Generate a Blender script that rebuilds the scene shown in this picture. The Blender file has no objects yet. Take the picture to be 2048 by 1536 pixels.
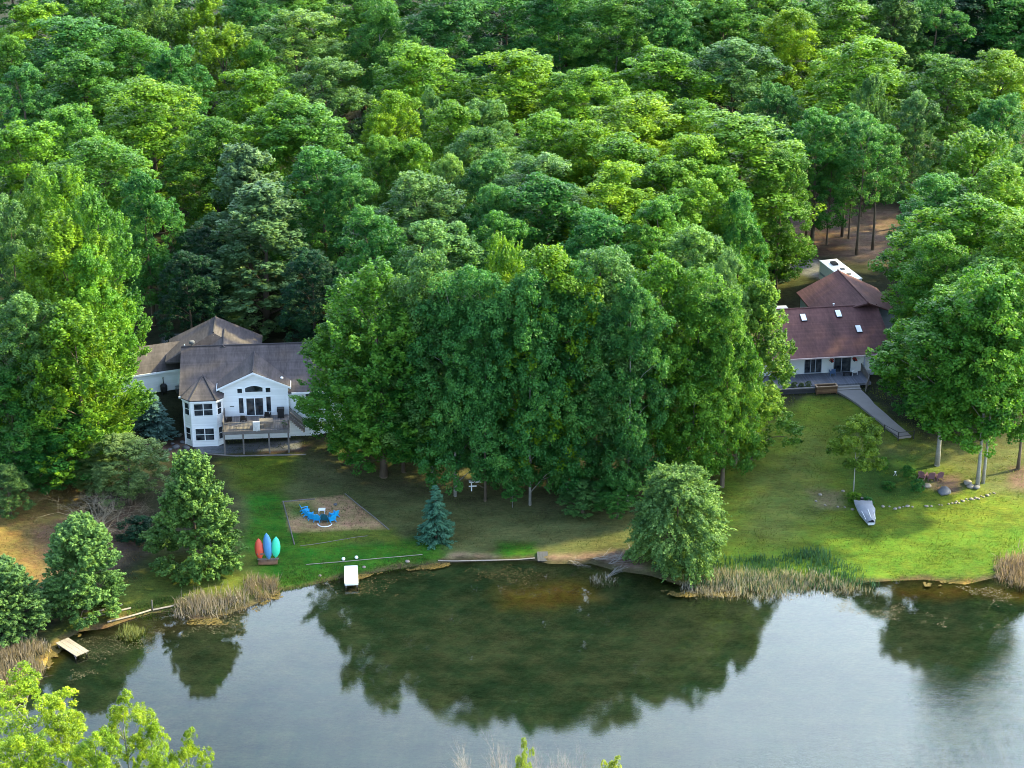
import bpy, math, random
import numpy as np
from mathutils import Vector, Matrix

random.seed(7)
C = bpy.context.scene.collection
R = math.radians
scene = bpy.context.scene

# ------------------------------------------------------------------ camera
CAM_H, PITCH, FPX = 97.0, R(23.0), 4000.0          # metres, radians, focal length in 2048-px units
cam_d = bpy.data.cameras.new("camera")
cam_d.sensor_width = 36.0
cam_d.lens = 36.0 * FPX / 2048.0
cam_d.clip_start = 1.0
cam_d.clip_end = 8000.0
cam = bpy.data.objects.new("camera", cam_d)
C.objects.link(cam)
cam.location = (0, 0, CAM_H)
cam.rotation_euler = (R(90) - PITCH, 0, 0)
scene.camera = cam
CP, SP = math.cos(PITCH), math.sin(PITCH)


def ray(px, py):
    u, v = (px - 1024) / FPX, (768 - py) / FPX
    return u, CP + v * SP, -SP + v * CP


def flat(px, py, z=0.0):
    dx, dy, dz = ray(px, py)
    t = (z - CAM_H) / dz
    return dx * t, dy * t


# ------------------------------------------------------------------ terrain
SHORE_PX = [(-120, 1405), (-40, 1398), (50, 1385), (88, 1335), (100, 1302), (130, 1278), (160, 1262), (210, 1256), (255, 1240),
            (300, 1226), (345, 1222), (385, 1238), (435, 1234), (500, 1212), (560, 1182), (640, 1165), (700, 1151),
            (760, 1143), (830, 1131), (900, 1123), (980, 1119), (1060, 1117), (1100, 1127), (1180, 1126), (1230, 1140),
            (1300, 1150), (1350, 1166), (1400, 1180), (1490, 1182), (1560, 1166), (1640, 1170), (1700, 1166), (1760, 1162), (1850, 1158),
            (1930, 1168), (2000, 1152), (2048, 1142), (2150, 1128), (2300, 1120), (2600, 1200), (2500, 1640), (2000, 1660),
            (1300, 1650), (700, 1652), (300, 1648), (60, 1630), (-60, 1560), (-100, 1480)]
LAKE = np.array([flat(*p) for p in SHORE_PX])


def sdf(poly, x, y):
    """signed distance to a closed polygon, negative inside"""
    x = np.asarray(x, float); y = np.asarray(y, float)
    d = np.full(x.shape, 1e18); inside = np.zeros(x.shape, bool)
    n = len(poly)
    for i in range(n):
        ax, ay = poly[i]; bx, by = poly[(i + 1) % n]
        ex, ey = bx - ax, by - ay
        wx, wy = x - ax, y - ay
        t = np.clip((wx * ex + wy * ey) / (ex * ex + ey * ey + 1e-12), 0, 1)
        d = np.minimum(d, (wx - t * ex) ** 2 + (wy - t * ey) ** 2)
        c = ((ay > y) != (by > y)) & (x < (bx - ax) * (y - ay) / (by - ay + 1e-12) + ax)
        inside ^= c
    d = np.sqrt(d)
    return np.where(inside, -d, d)


def sstep(a, b, v):
    t = np.clip((v - a) / (b - a), 0, 1)
    return t * t * (3 - 2 * t)


def wob(x, y):
    return (np.sin(x * .31 + 1.3 * np.sin(y * .17)) + np.sin(y * .43 + 2 + 1.1 * np.sin(x * .23)) +
            .6 * np.sin(x * .9 + y * .7 + np.sin(y * 1.1)) + .5 * np.sin(x * 1.7 - y * 1.3 + 1.0 + np.sin(x * .8))) / 3.1


PADS = []       # (cx, cy, yaw, x0, x1, y0, y1, z, soft)


def height(x, y):
    x = np.asarray(x, float); y = np.asarray(y, float)
    d = sdf(LAKE, x, y)
    z = np.interp(d, [-60, -12, -4, -1, 0, .5, 4, 15, 26, 36, 60, 300, 3000],
                  [-2.4, -1.5, -.7, -.22, 0.02, .28, .6, 1.4, 2.5, 4.4, 5.4, 8, 12])
    z = z + .12 * wob(x, y) * sstep(1, 8, d)
    for cx, cy, yaw, x0, x1, y0, y1, pz, soft in PADS:
        c, s = math.cos(yaw), math.sin(yaw)
        lx = (x - cx) * c + (y - cy) * s
        ly = -(x - cx) * s + (y - cy) * c
        dd = np.maximum(np.maximum(x0 - lx, lx - x1), np.maximum(y0 - ly, ly - y1))
        w = 1 - sstep(0, soft, dd)
        z = z * (1 - w) + pz * w
    return z


def H(x, y):
    return float(height(np.array([x]), np.array([y]))[0])


def at(px, py, up=0.0):
    """point of the terrain (raised by up) that stands at this place of the layout plan"""
    z = 3.0 + up
    for _ in range(40):
        x, y = flat(px, py, z)
        z = .5 * z + .5 * (H(x, y) + up)
    x, y = flat(px, py, z)
    return x, y, z - up


def ppm(x, y, z):
    """plan units per metre at a place"""
    return FPX / (y * CP + (CAM_H - z) * SP)


# ------------------------------------------------------------------ mesh helper
class MB:
    def __init__(self, M=None):
        self.v = []; self.f = []; self.M = M or Matrix.Identity(4)

    def add(self, vs, fs):
        o = len(self.v)
        self.v += [tuple(self.M @ Vector(p)) for p in vs]
        self.f += [tuple(i + o for i in f) for f in fs]
        return self

    def box(self, x0, x1, y0, y1, z0, z1, M=None):
        vs = [(x, y, z) for z in (z0, z1) for y in (y0, y1) for x in (x0, x1)]
        if M: vs = [M @ Vector(p) for p in vs]
        return self.add(vs, [(0, 2, 3, 1), (4, 5, 7, 6), (0, 1, 5, 4), (2, 6, 7, 3), (0, 4, 6, 2), (1, 3, 7, 5)])

    def slab(self, pts, t, d=(0, 0, -1)):
        n = len(pts); d = Vector(d) * t
        vs = [Vector(p) for p in pts] + [Vector(p) + d for p in pts]
        fs = [tuple(range(n)), tuple(range(2 * n - 1, n - 1, -1))]
        fs += [(i, i + n, (i + 1) % n + n, (i + 1) % n) for i in range(n)]
        return self.add(vs, fs)

    def tube(self, pts, rs, n=7, cap=True):
        pts = [Vector(p) for p in pts]
        if not isinstance(rs, (list, tuple)): rs = [rs] * len(pts)
        vs = []; fs = []
        for i, p in enumerate(pts):
            a = pts[max(i - 1, 0)]; b = pts[min(i + 1, len(pts) - 1)]
            d = (b - a).normalized()
            u = d.cross(Vector((0, 0, 1)) if abs(d.z) < .9 else Vector((1, 0, 0))).normalized(); w = d.cross(u)
            for k in range(n):
                q = 2 * math.pi * k / n
                vs.append(p + (u * math.cos(q) + w * math.sin(q)) * rs[i])
        for i in range(len(pts) - 1):
            for k in range(n):
                k2 = (k + 1) % n
                fs.append((i * n + k, i * n + k2, i * n + n + k2, i * n + n + k))
        if cap:
            fs.append(tuple(range(n - 1, -1, -1))); fs.append(tuple(range((len(pts) - 1) * n, len(pts) * n)))
        return self.add(vs, fs)

    def lathe(self, prof, n=12, c=(0, 0, 0)):
        vs = []; fs = []
        for r, z in prof:
            for k in range(n):
                q = 2 * math.pi * k / n
                vs.append((c[0] + r * math.cos(q), c[1] + r * math.sin(q), c[2] + z))
        for i in range(len(prof) - 1):
            for k in range(n):
                k2 = (k + 1) % n
                fs.append((i * n + k, i * n + k2, i * n + n + k2, i * n + n + k))
        fs.append(tuple(range(n - 1, -1, -1))); fs.append(tuple(range((len(prof) - 1) * n, len(prof) * n)))
        return self.add(vs, fs)

    def build(self, name, mat, parent=None, smooth=False):
        me = bpy.data.meshes.new(name)
        me.from_pydata(self.v, [], self.f)
        me.materials.append(mat)
        if smooth:
            for p in me.polygons: p.use_smooth = True
        me.update()
        o = bpy.data.objects.new(name, me); C.objects.link(o)
        if parent: o.parent = parent
        return o


def tag(o, label=None, cat=None, group=None, kind=None):
    if label: o['label'] = label
    if cat: o['category'] = cat
    if group: o['group'] = group
    if kind: o['kind'] = kind
    return o


def empty(name, loc, rz=0.0, label=None, cat=None, group=None):
    o = bpy.data.objects.new(name, None); C.objects.link(o)
    o.location = loc; o.rotation_euler = (0, 0, rz)
    o.empty_display_size = .3
    return tag(o, label, cat, group)


def copy_tree(o, parent=None):
    c = o.copy(); C.objects.link(c)
    if parent: c.parent = parent
    for ch in list(o.children): copy_tree(ch, c)
    return c


# ------------------------------------------------------------------ materials
def nodes(name):
    m = bpy.data.materials.new(name); m.use_nodes = True
    nt = m.node_tree; nt.nodes.clear()
    out = nt.nodes.new("ShaderNodeOutputMaterial")
    return m, nt, out


def N(nt, typ, **kw):
    n = nt.nodes.new(typ)
    for k, v in kw.items():
        if k in n.inputs: n.inputs[k].default_value = v
        else: setattr(n, k, v)
    return n


def rgb(*c): return (c[0], c[1], c[2], 1.0)


def pmat(name, col, rough=.7, var=.25, scale=3.0, bump=.15, lines=None, spec=.3, metallic=0.0, stretch=(1, 1, 1)):
    """weathered surface: two noises in the object's own space, optional courses along z"""
    m, nt, out = nodes(name); L = nt.links
    b = N(nt, "ShaderNodeBsdfPrincipled", Roughness=rough, Metallic=metallic)
    b.inputs["Specular IOR Level"].default_value = spec
    tc = N(nt, "ShaderNodeTexCoord")
    mp = N(nt, "ShaderNodeMapping"); mp.inputs["Scale"].default_value = stretch
    L.new(tc.outputs["Object"], mp.inputs[0])
    n1 = N(nt, "ShaderNodeTexNoise", Scale=scale, Detail=6.0, Roughness=.65)
    n2 = N(nt, "ShaderNodeTexNoise", Scale=scale * .17, Detail=3.0)
    L.new(mp.outputs[0], n1.inputs[0]); L.new(mp.outputs[0], n2.inputs[0])
    ad = N(nt, "ShaderNodeMath", operation='ADD'); L.new(n1.outputs[0], ad.inputs[0]); L.new(n2.outputs[0], ad.inputs[1])
    mr = N(nt, "ShaderNodeMapRange"); mr.inputs[1].default_value = .6; mr.inputs[2].default_value = 1.4
    mr.inputs[3].default_value = 1 - var; mr.inputs[4].default_value = 1 + var
    L.new(ad.outputs[0], mr.inputs[0])
    fac = mr.outputs[0]
    hgt = n1.outputs[0]
    if lines:
        sx = N(nt, "ShaderNodeSeparateXYZ"); L.new(tc.outputs["Object"], sx.inputs[0])
        dv = N(nt, "ShaderNodeMath", operation='DIVIDE'); L.new(sx.outputs[lines[0]], dv.inputs[0]); dv.inputs[1].default_value = lines[1]
        fr = N(nt, "ShaderNodeMath", operation='FRACT'); L.new(dv.outputs[0], fr.inputs[0])
        gt = N(nt, "ShaderNodeMath", operation='GREATER_THAN'); L.new(fr.outputs[0], gt.inputs[0]); gt.inputs[1].default_value = .14
        fl = N(nt, "ShaderNodeMath", operation='FLOOR'); L.new(dv.outputs[0], fl.inputs[0])
        wn = N(nt, "ShaderNodeTexWhiteNoise", noise_dimensions='1D'); L.new(fl.outputs[0], wn.inputs["W"])
        m2 = N(nt, "ShaderNodeMapRange"); m2.inputs[3].default_value = 1 - lines[2]; m2.inputs[4].default_value = 1.0
        L.new(gt.outputs[0], m2.inputs[0])
        m3 = N(nt, "ShaderNodeMapRange"); m3.inputs[3].default_value = 1 - lines[2] * .6; m3.inputs[4].default_value = 1 + lines[2] * .6
        L.new(wn.outputs[0], m3.inputs[0])
        mu = N(nt, "ShaderNodeMath", operation='MULTIPLY'); L.new(m2.outputs[0], mu.inputs[0]); L.new(m3.outputs[0], mu.inputs[1])
        mu2 = N(nt, "ShaderNodeMath", operation='MULTIPLY'); L.new(mu.outputs[0], mu2.inputs[0]); L.new(fac, mu2.inputs[1])
        fac = mu2.outputs[0]
    vm = N(nt, "ShaderNodeVectorMath", operation='SCALE'); vm.inputs[0].default_value = col[:3]
    L.new(fac, vm.inputs["Scale"]); L.new(vm.outputs[0], b.inputs["Base Color"])
    if bump:
        bp = N(nt, "ShaderNodeBump", Strength=bump, Distance=.05)
        L.new(hgt, bp.inputs["Height"]); L.new(bp.outputs[0], b.inputs["Normal"])
    L.new(b.outputs[0], out.inputs[0])
    return m


def leaf_mat(name, transl=.38, rough=.55, use_obj=True, col=(.1, .2, .03), hue=.05, val=.55):
    m, nt, out = nodes(name); L = nt.links
    at_ = N(nt, "ShaderNodeAttribute", attribute_name="tint")
    oi = N(nt, "ShaderNodeObjectInfo")
    hs = N(nt, "ShaderNodeHueSaturation")
    a = N(nt, "ShaderNodeMapRange"); a.inputs[3].default_value = .5 + hue * .5; a.inputs[4].default_value = .5 - hue * .5
    b = N(nt, "ShaderNodeMapRange"); b.inputs[3].default_value = 1 - val; b.inputs[4].default_value = 1 + val
    L.new(at_.outputs["Fac"], a.inputs[0]); L.new(at_.outputs["Fac"], b.inputs[0])
    L.new(a.outputs[0], hs.inputs["Hue"]); L.new(b.outputs[0], hs.inputs["Value"])
    if use_obj: L.new(oi.outputs["Color"], hs.inputs["Color"])
    else: hs.inputs["Color"].default_value = rgb(*col)
    p = N(nt, "ShaderNodeBsdfPrincipled", Roughness=rough)
    p.inputs["Specular IOR Level"].default_value = .25
    L.new(hs.outputs[0], p.inputs["Base Color"])
    tr = N(nt, "ShaderNodeBsdfTranslucent")
    vm = N(nt, "ShaderNodeVectorMath", operation='MULTIPLY'); vm.inputs[1].default_value = (1.5, 1.35, .5)
    L.new(hs.outputs[0], vm.inputs[0]); L.new(vm.outputs[0], tr.inputs["Color"])
    mx = N(nt, "ShaderNodeMixShader", Fac=transl)
    L.new(p.outputs[0], mx.inputs[1]); L.new(tr.outputs[0], mx.inputs[2]); L.new(mx.outputs[0], out.inputs[0])
    return m


M_leaf = leaf_mat("leaves")
M_needle = leaf_mat("needles", transl=.24, rough=.6, hue=.03, val=.45)
M_bark = pmat("bark", (.11, .085, .06), .9, .4, 4, .5, stretch=(1, 1, .25))
M_pale_bark = pmat("pale_bark", (.24, .23, .205), .85, .35, 3, .3, stretch=(1, 1, 2.5))
M_dead = pmat("dead_wood", (.24, .21, .175), .9, .3, 4, .2)
M_white = pmat("white_siding", (.86, .87, .86), .55, .05, 1.5, .03, lines=(2, .14, .10))
M_trim = pmat("white_trim", (.85, .86, .86), .5, .04, 2, .02)
M_shingle = pmat("taupe_shingles", (.066, .056, .057), .85, .55, 2.2, .12, lines=(2, .085, .22), stretch=(2.2, .5, .5))
M_red_shingle = pmat("red_brown_shingles", (.102, .045, .042), .85, .45, 2.2, .12, lines=(2, .075, .18), stretch=(1.8, .5, .5))
M_ridge = pmat("ridge_caps", (.042, .038, .042), .85, .25, 4, .2)
M_wood = pmat("grey_wood", (.17, .15, .14), .8, .3, 4, .3, lines=(0, .14, .35))
M_wood_plain = pmat("grey_timber", (.15, .132, .12), .8, .3, 5, .3)
M_brown_wood = pmat("brown_wood", (.17, .095, .05), .7, .3, 4, .3, lines=(2, .16, .5))
M_old_wood = pmat("old_planks", (.23, .20, .165), .85, .3, 4, .3)
M_dark = pmat("black_metal", (.02, .02, .022), .5, .3, 4, .1)
M_concrete = pmat("concrete", (.18, .165, .155), .85, .14, 1.2, .03)
M_stone = pmat("stone", (.23, .20, .16), .85, .3, 3, .5)
M_grey_stone = pmat("grey_stone", (.11, .112, .118), .85, .25, 3, .5)
M_dockwhite = pmat("white_dock_boards", (.80, .80, .78), .6, .08, 2, .05, lines=(1, .3, .12))
M_tarp = pmat("grey_tarp", (.21, .215, .235), .6, .2, 3, .4)
M_blue_pl = pmat("blue_plastic", (.01, .36, .72), .4, .12, 3, .03)
M_teal_pl = pmat("teal_plastic", (.01, .10, .14), .4, .12, 3, .03)
M_redk = pmat("red_hull", (.62, .09, .05), .4, .12, 2, .03)
M_bluek = pmat("blue_hull", (.08, .26, .50), .4, .15, 2, .03)
M_greenk = pmat("green_hull", (.05, .60, .35), .4, .12, 2, .03)
M_purple = pmat("plum_paint", (.16, .085, .10), .6, .2, 4, .1)
M_sidingblue = pmat("grey_blue_siding", (.33, .36, .42), .6, .08, 2, .05, lines=(2, .15, .12))
M_whitepaint = pmat("white_paint", (.82, .82, .80), .45, .05, 2, .03)


def glass_mat():
    m, nt, out = nodes("window_glass")
    b = N(nt, "ShaderNodeBsdfPrincipled", Roughness=.06)
    n = N(nt, "ShaderNodeTexNoise", Scale=1.2, Detail=2.0)
    cr = N(nt, "ShaderNodeValToRGB")
    cr.color_ramp.elements[0].color = rgb(.006, .010, .014); cr.color_ramp.elements[1].color = rgb(.085, .095, .105)
    cr.color_ramp.elements[0].position = .35; cr.color_ramp.elements[1].position = .75
    tc = N(nt, "ShaderNodeTexCoord")
    nt.links.new(tc.outputs["Object"], n.inputs[0]); nt.links.new(n.outputs[0], cr.inputs[0])
    nt.links.new(cr.outputs[0], b.inputs["Base Color"]); nt.links.new(b.outputs[0], out.inputs[0])
    return m


M_glass = glass_mat()
# ------------------------------------------------------------------ house places, pads in the terrain
HL_YAW, HR_YAW = R(5), R(8)
hx, hy = flat(513, 877, 2.5)
HL = (hx, hy, 2.5)                                  # white house: foot of the gable front
rx, ry = flat(1700, 785, 4.2)
_c, _s = math.cos(HR_YAW), math.sin(HR_YAW)
HRo = (rx - (1.9 * _c + 4.9 * _s), ry - (1.9 * _s - 4.9 * _c), 4.2)
PADS.append((HL[0], HL[1], HL_YAW, -20, 12, 6.5, 22, 5.3, 6.0))
PADS.append((HL[0], HL[1], HL_YAW, -9.5, 6, -6, 1.5, 2.5, 4.0))
PADS.append((HRo[0], HRo[1], HR_YAW, -10, 6, -5, 24, 4.2, 7.0))


def gpoly(pts): return np.array([at(*p)[:2] for p in pts])


# ------------------------------------------------------------------ ground sheet
def lines(fine0, fine1, step, far0, far1):
    a = list(np.arange(fine0, fine1 + 1e-6, step))
    s, p, lo = step, fine0, []
    while p > far0: s *= 1.25; p -= s; lo.append(p)
    s, p, hi = step, fine1, []
    while p < far1: s *= 1.25; p += s; hi.append(p)
    return np.array(lo[::-1] + a + hi)


gx = lines(-62, 62, .32, -3500, 3500)
gy = lines(158, 262, .32, -600, 5000)
XX, YY = np.meshgrid(gx, gy)
xf, yf = XX.ravel(), YY.ravel()
dsh = sdf(LAKE, xf, yf)
zf = height(xf, yf)
rng = np.random.RandomState(3)
w1 = wob(xf, yf); w2 = wob(xf * 2.7 + 5, yf * 2.7); w3 = wob(xf * .37 + 11, yf * .37 + 3)

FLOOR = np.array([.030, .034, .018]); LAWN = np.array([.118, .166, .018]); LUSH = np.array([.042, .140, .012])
OLIVE = np.array([.108, .120, .042]); SAND = np.array([.43, .28, .14]); DIRT = np.array([.20, .14, .112])
GOLD = np.array([.23, .155, .045]); MULCH = np.array([.10, .066, .048]); GRAVEL = np.array([.20, .20, .21])
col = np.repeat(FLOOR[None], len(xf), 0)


def paint(c, poly, soft=1.5, amp=1.2, strength=1.0):
    global col
    d = sdf(gpoly(poly), xf, yf) + amp * (w1 * .6 + w2 * .6)
    w = (1 - sstep(-soft, soft, d))[:, None] * strength
    col = col * (1 - w) + c[None] * w


# lawns
paint(OLIVE, [(440, 905), (700, 905), (1300, 990), (1330, 1180), (560, 1200), (470, 1150), (470, 960)], 2, 1.5)
paint(LAWN * .8, [(440, 900), (620, 900), (560, 985), (480, 985)], 2, 1)
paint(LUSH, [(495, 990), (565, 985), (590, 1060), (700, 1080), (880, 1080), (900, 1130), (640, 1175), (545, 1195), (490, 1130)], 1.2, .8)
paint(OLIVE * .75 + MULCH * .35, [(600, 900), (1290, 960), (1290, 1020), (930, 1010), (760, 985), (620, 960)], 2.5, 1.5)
paint(LUSH * .9, [(1000, 1085), (1070, 1085), (1075, 1120), (985, 1120)], .8, .5)
paint(np.array([.27, .20, .12]), [(900, 1108), (1000, 1112), (985, 1124), (890, 1126)], .6, .4)
paint(np.array([.23, .16, .11]), [(1090, 1108), (1270, 1098), (1290, 1140), (1190, 1128), (1090, 1130)], .8, .6)
paint(LAWN, [(1440, 905), (1620, 795), (1700, 795), (1850, 880), (2200, 940), (2250, 1150), (1330, 1190), (1430, 1000)], 1.5, 1.2)
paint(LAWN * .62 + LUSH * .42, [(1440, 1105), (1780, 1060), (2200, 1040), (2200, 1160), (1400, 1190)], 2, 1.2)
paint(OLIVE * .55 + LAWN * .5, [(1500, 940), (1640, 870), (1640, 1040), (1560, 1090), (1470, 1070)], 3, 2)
paint(OLIVE, [(1740, 880), (2100, 880), (2100, 985), (1980, 985), (1900, 940), (1760, 950)], 3, 2)
paint(MULCH * 1.6, [(1850, 955), (1915, 950), (1920, 985), (1880, 985), (1840, 975)], .8, .5)
paint(MULCH * 1.7, [(2020, 935), (2120, 930), (2120, 985), (2030, 975)], 1, .6)
paint(np.array([.20, .17, .08]), [(1625, 985), (1685, 980), (1690, 1015), (1640, 1012)], 1, .7)
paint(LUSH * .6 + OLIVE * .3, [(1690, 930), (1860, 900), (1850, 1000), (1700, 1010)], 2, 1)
# sand court, gold grass, mulch, dirt, drive
paint(SAND, [(566, 1003), (690, 990), (775, 1058), (600, 1066), (580, 1062)], .25, .15)
paint(LUSH, [(568, 1006), (622, 1003), (640, 1032), (575, 1036)], 1, .6, .8)
paint(LAWN, [(600, 1060), (790, 1055), (800, 1085), (590, 1095)], .8, .5, .75)
paint(GOLD, [(-150, 1020), (0, 990), (110, 965), (170, 1000), (120, 1090), (60, 1200), (-150, 1160)], 2.5, 1.6)
paint(MULCH * 1.6, [(60, 1060), (270, 1010), (300, 1070), (200, 1160), (100, 1160)], 2, 1.5, .7)
paint(GOLD * .8, [(130, 920), (200, 880), (250, 900), (190, 950)], 1.5, 1)
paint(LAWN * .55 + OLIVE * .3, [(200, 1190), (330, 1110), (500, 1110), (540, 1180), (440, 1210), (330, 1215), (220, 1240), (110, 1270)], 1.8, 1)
paint(MULCH, [(280, 880), (390, 860), (390, 915), (620, 890), (610, 905), (460, 912), (360, 915)], .8, .6)
paint(MULCH * 1.9, [(310, 892), (380, 880), (380, 908), (330, 912)], .8, .6)
paint(GRAVEL, [(385, 893), (600, 880), (600, 898), (450, 907), (400, 906)], .3, .2)
paint(DIRT, [(1540, 425), (1650, 405), (1790, 420), (1790, 520), (1700, 520), (1640, 505), (1560, 480)], 3, 1.5)
paint(np.array([.30, .17, .08]), [(1600, 462), (1660, 455), (1680, 480), (1610, 485)], 1.5, 1, .8)
paint(MULCH * .8, [(1590, 500), (1680, 470), (1700, 490), (1690, 515), (1600, 510)], 1.5, 1)
paint(GRAVEL, [(1560, 512), (1640, 520), (1640, 555), (1600, 548), (1560, 525)], .8, .5)
paint(OLIVE * .7, [(1500, 530), (1560, 525), (1610, 560), (1580, 590), (1510, 580)], 2, 1)
paint(DIRT * .8, [(1820, 70), (1960, 85), (1960, 115), (1820, 112)], 4, 2)
paint(DIRT * .5, [(1580, 180), (1640, 170), (1640, 200), (1585, 205)], 3, 1.5)
paint(GRAVEL * 1.1, [(325, 668), (385, 665), (378, 690), (325, 690)], .3, .2)
paint(GOLD * .75, [(1380, 890), (1480, 880), (1450, 930), (1390, 930)], 2, 1.2)
paint(np.array([.32, .22, .16]), [(2000, 1145), (2060, 1100), (2200, 1080), (2200, 1160)], .8, .8)

col = col * .68
# bank lip and lake bed
k = (1 - sstep(.05, .7, dsh + .35 * w2))[:, None]
col = col * (1 - k) + np.array([.06, .05, .025])[None] * k
BED = np.array([.155, .155, .082]); BEDG = np.array([.058, .100, .050])
k = sstep(0, 1.2, -dsh)[:, None]
mxb = np.clip(.55 + .35 * w3 + .35 * w1 + .45 * wob(xf * 4.1, yf * 4.1) + .3 * wob(xf * 7.3 + 3, yf * 9.1), 0, 1)[:, None]
bed = BED[None] * (1 - mxb) + BEDG[None] * mxb
col = col * (1 - k) + bed * k


def paint_flat(c, poly, soft, amp, strength=1.0):
    global col
    d = sdf(np.array([flat(*p) for p in poly]), xf, yf) + amp * (w1 + w2) * .6
    w = (1 - sstep(-soft, soft, d))[:, None] * strength
    col = col * (1 - w) + c[None] * w


paint_flat(np.array([.36, .20, .04]), [(1000, 1165), (1180, 1150), (1200, 1185), (1100, 1200), (1010, 1195)], 2.0, 1.0, .75)
paint_flat(np.array([.30, .16, .03]), [(1780, 1168), (1930, 1166), (2060, 1172), (2060, 1190), (1800, 1188)], 1.2, .6, .8)
paint_flat(np.array([.2, .14, .03]), [(80, 1325), (130, 1280), (150, 1290), (100, 1350)], .7, .4)
paint_flat(np.array([.17, .09, .04]), [(250, 1235), (380, 1235), (420, 1245), (300, 1275), (180, 1275)], 1.5, .8, .6)

nx, ny = len(gx), len(gy)
me = bpy.data.meshes.new("ground")
me.vertices.add(nx * ny)
me.vertices.foreach_set("co", np.stack([xf, yf, zf], 1).ravel())
i0 = (np.arange(ny - 1)[:, None] * nx + np.arange(nx - 1)[None]).ravel()
quads = np.stack([i0, i0 + 1, i0 + nx + 1, i0 + nx], 1)
me.loops.add(quads.size); me.loops.foreach_set("vertex_index", quads.ravel())
me.polygons.add(len(quads)); me.polygons.foreach_set("loop_start", np.arange(len(quads)) * 4)
me.polygons.foreach_set("use_smooth", np.ones(len(quads), bool))
me.update(calc_edges=True)
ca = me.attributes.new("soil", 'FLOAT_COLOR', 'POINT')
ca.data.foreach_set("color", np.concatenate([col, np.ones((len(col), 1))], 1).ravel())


def ground_mat():
    m, nt, out = nodes("ground_cover"); L = nt.links
    b = N(nt, "ShaderNodeBsdfPrincipled", Roughness=.95); b.inputs["Specular IOR Level"].default_value = .08
    a = N(nt, "ShaderNodeAttribute", attribute_name="soil")
    tc = N(nt, "ShaderNodeTexCoord")
    n1 = N(nt, "ShaderNodeTexNoise", Scale=2.6, Detail=8.0, Roughness=.72)
    n2 = N(nt, "ShaderNodeTexNoise", Scale=.35, Detail=5.0, Roughness=.6)
    n3 = N(nt, "ShaderNodeTexNoise", Scale=.9, Detail=4.0)
    mp = N(nt, "ShaderNodeMapping"); mp.inputs["Scale"].default_value = (.6, 1.5, 1)
    mp.inputs["Rotation"].default_value = (0, 0, .15)
    L.new(tc.outputs["Object"], mp.inputs[0])
    for n in (n1, n2): L.new(mp.outputs[0], n.inputs[0])
    L.new(tc.outputs["Object"], n3.inputs[0])
    n4 = N(nt, "ShaderNodeTexNoise", Scale=7.5, Detail=5.0, Roughness=.7); L.new(tc.outputs["Object"], n4.inputs[0])
    s0 = N(nt, "ShaderNodeMath", operation='ADD'); L.new(n1.outputs[0], s0.inputs[0]); L.new(n2.outputs[0], s0.inputs[1])
    s = N(nt, "ShaderNodeMath", operation='ADD'); L.new(s0.outputs[0], s.inputs[0]); L.new(n4.outputs[0], s.inputs[1])
    mr = N(nt, "ShaderNodeMapRange"); mr.inputs[1].default_value = 1.1; mr.inputs[2].default_value = 1.9
    mr.inputs[3].default_value = .35; mr.inputs[4].default_value = 1.65
    L.new(s.outputs[0], mr.inputs[0])
    hs = N(nt, "ShaderNodeHueSaturation"); L.new(a.outputs["Color"], hs.inputs["Color"]); L.new(mr.outputs[0], hs.inputs["Value"])
    h = N(nt, "ShaderNodeMapRange"); h.inputs[1].default_value = .3; h.inputs[2].default_value = .7
    h.inputs[3].default_value = .475; h.inputs[4].default_value = .52
    L.new(n3.outputs[0], h.inputs[0]); L.new(h.outputs[0], hs.inputs["Hue"])
    L.new(hs.outputs[0], b.inputs["Base Color"])
    bp = N(nt, "ShaderNodeBump", Strength=.7, Distance=.12); L.new(n1.outputs[0], bp.inputs["Height"]); L.new(bp.outputs[0], b.inputs["Normal"])
    L.new(b.outputs[0], out.inputs[0])
    return m


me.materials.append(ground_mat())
g = bpy.data.objects.new("ground", me); C.objects.link(g); g['kind'] = 'structure'


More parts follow.
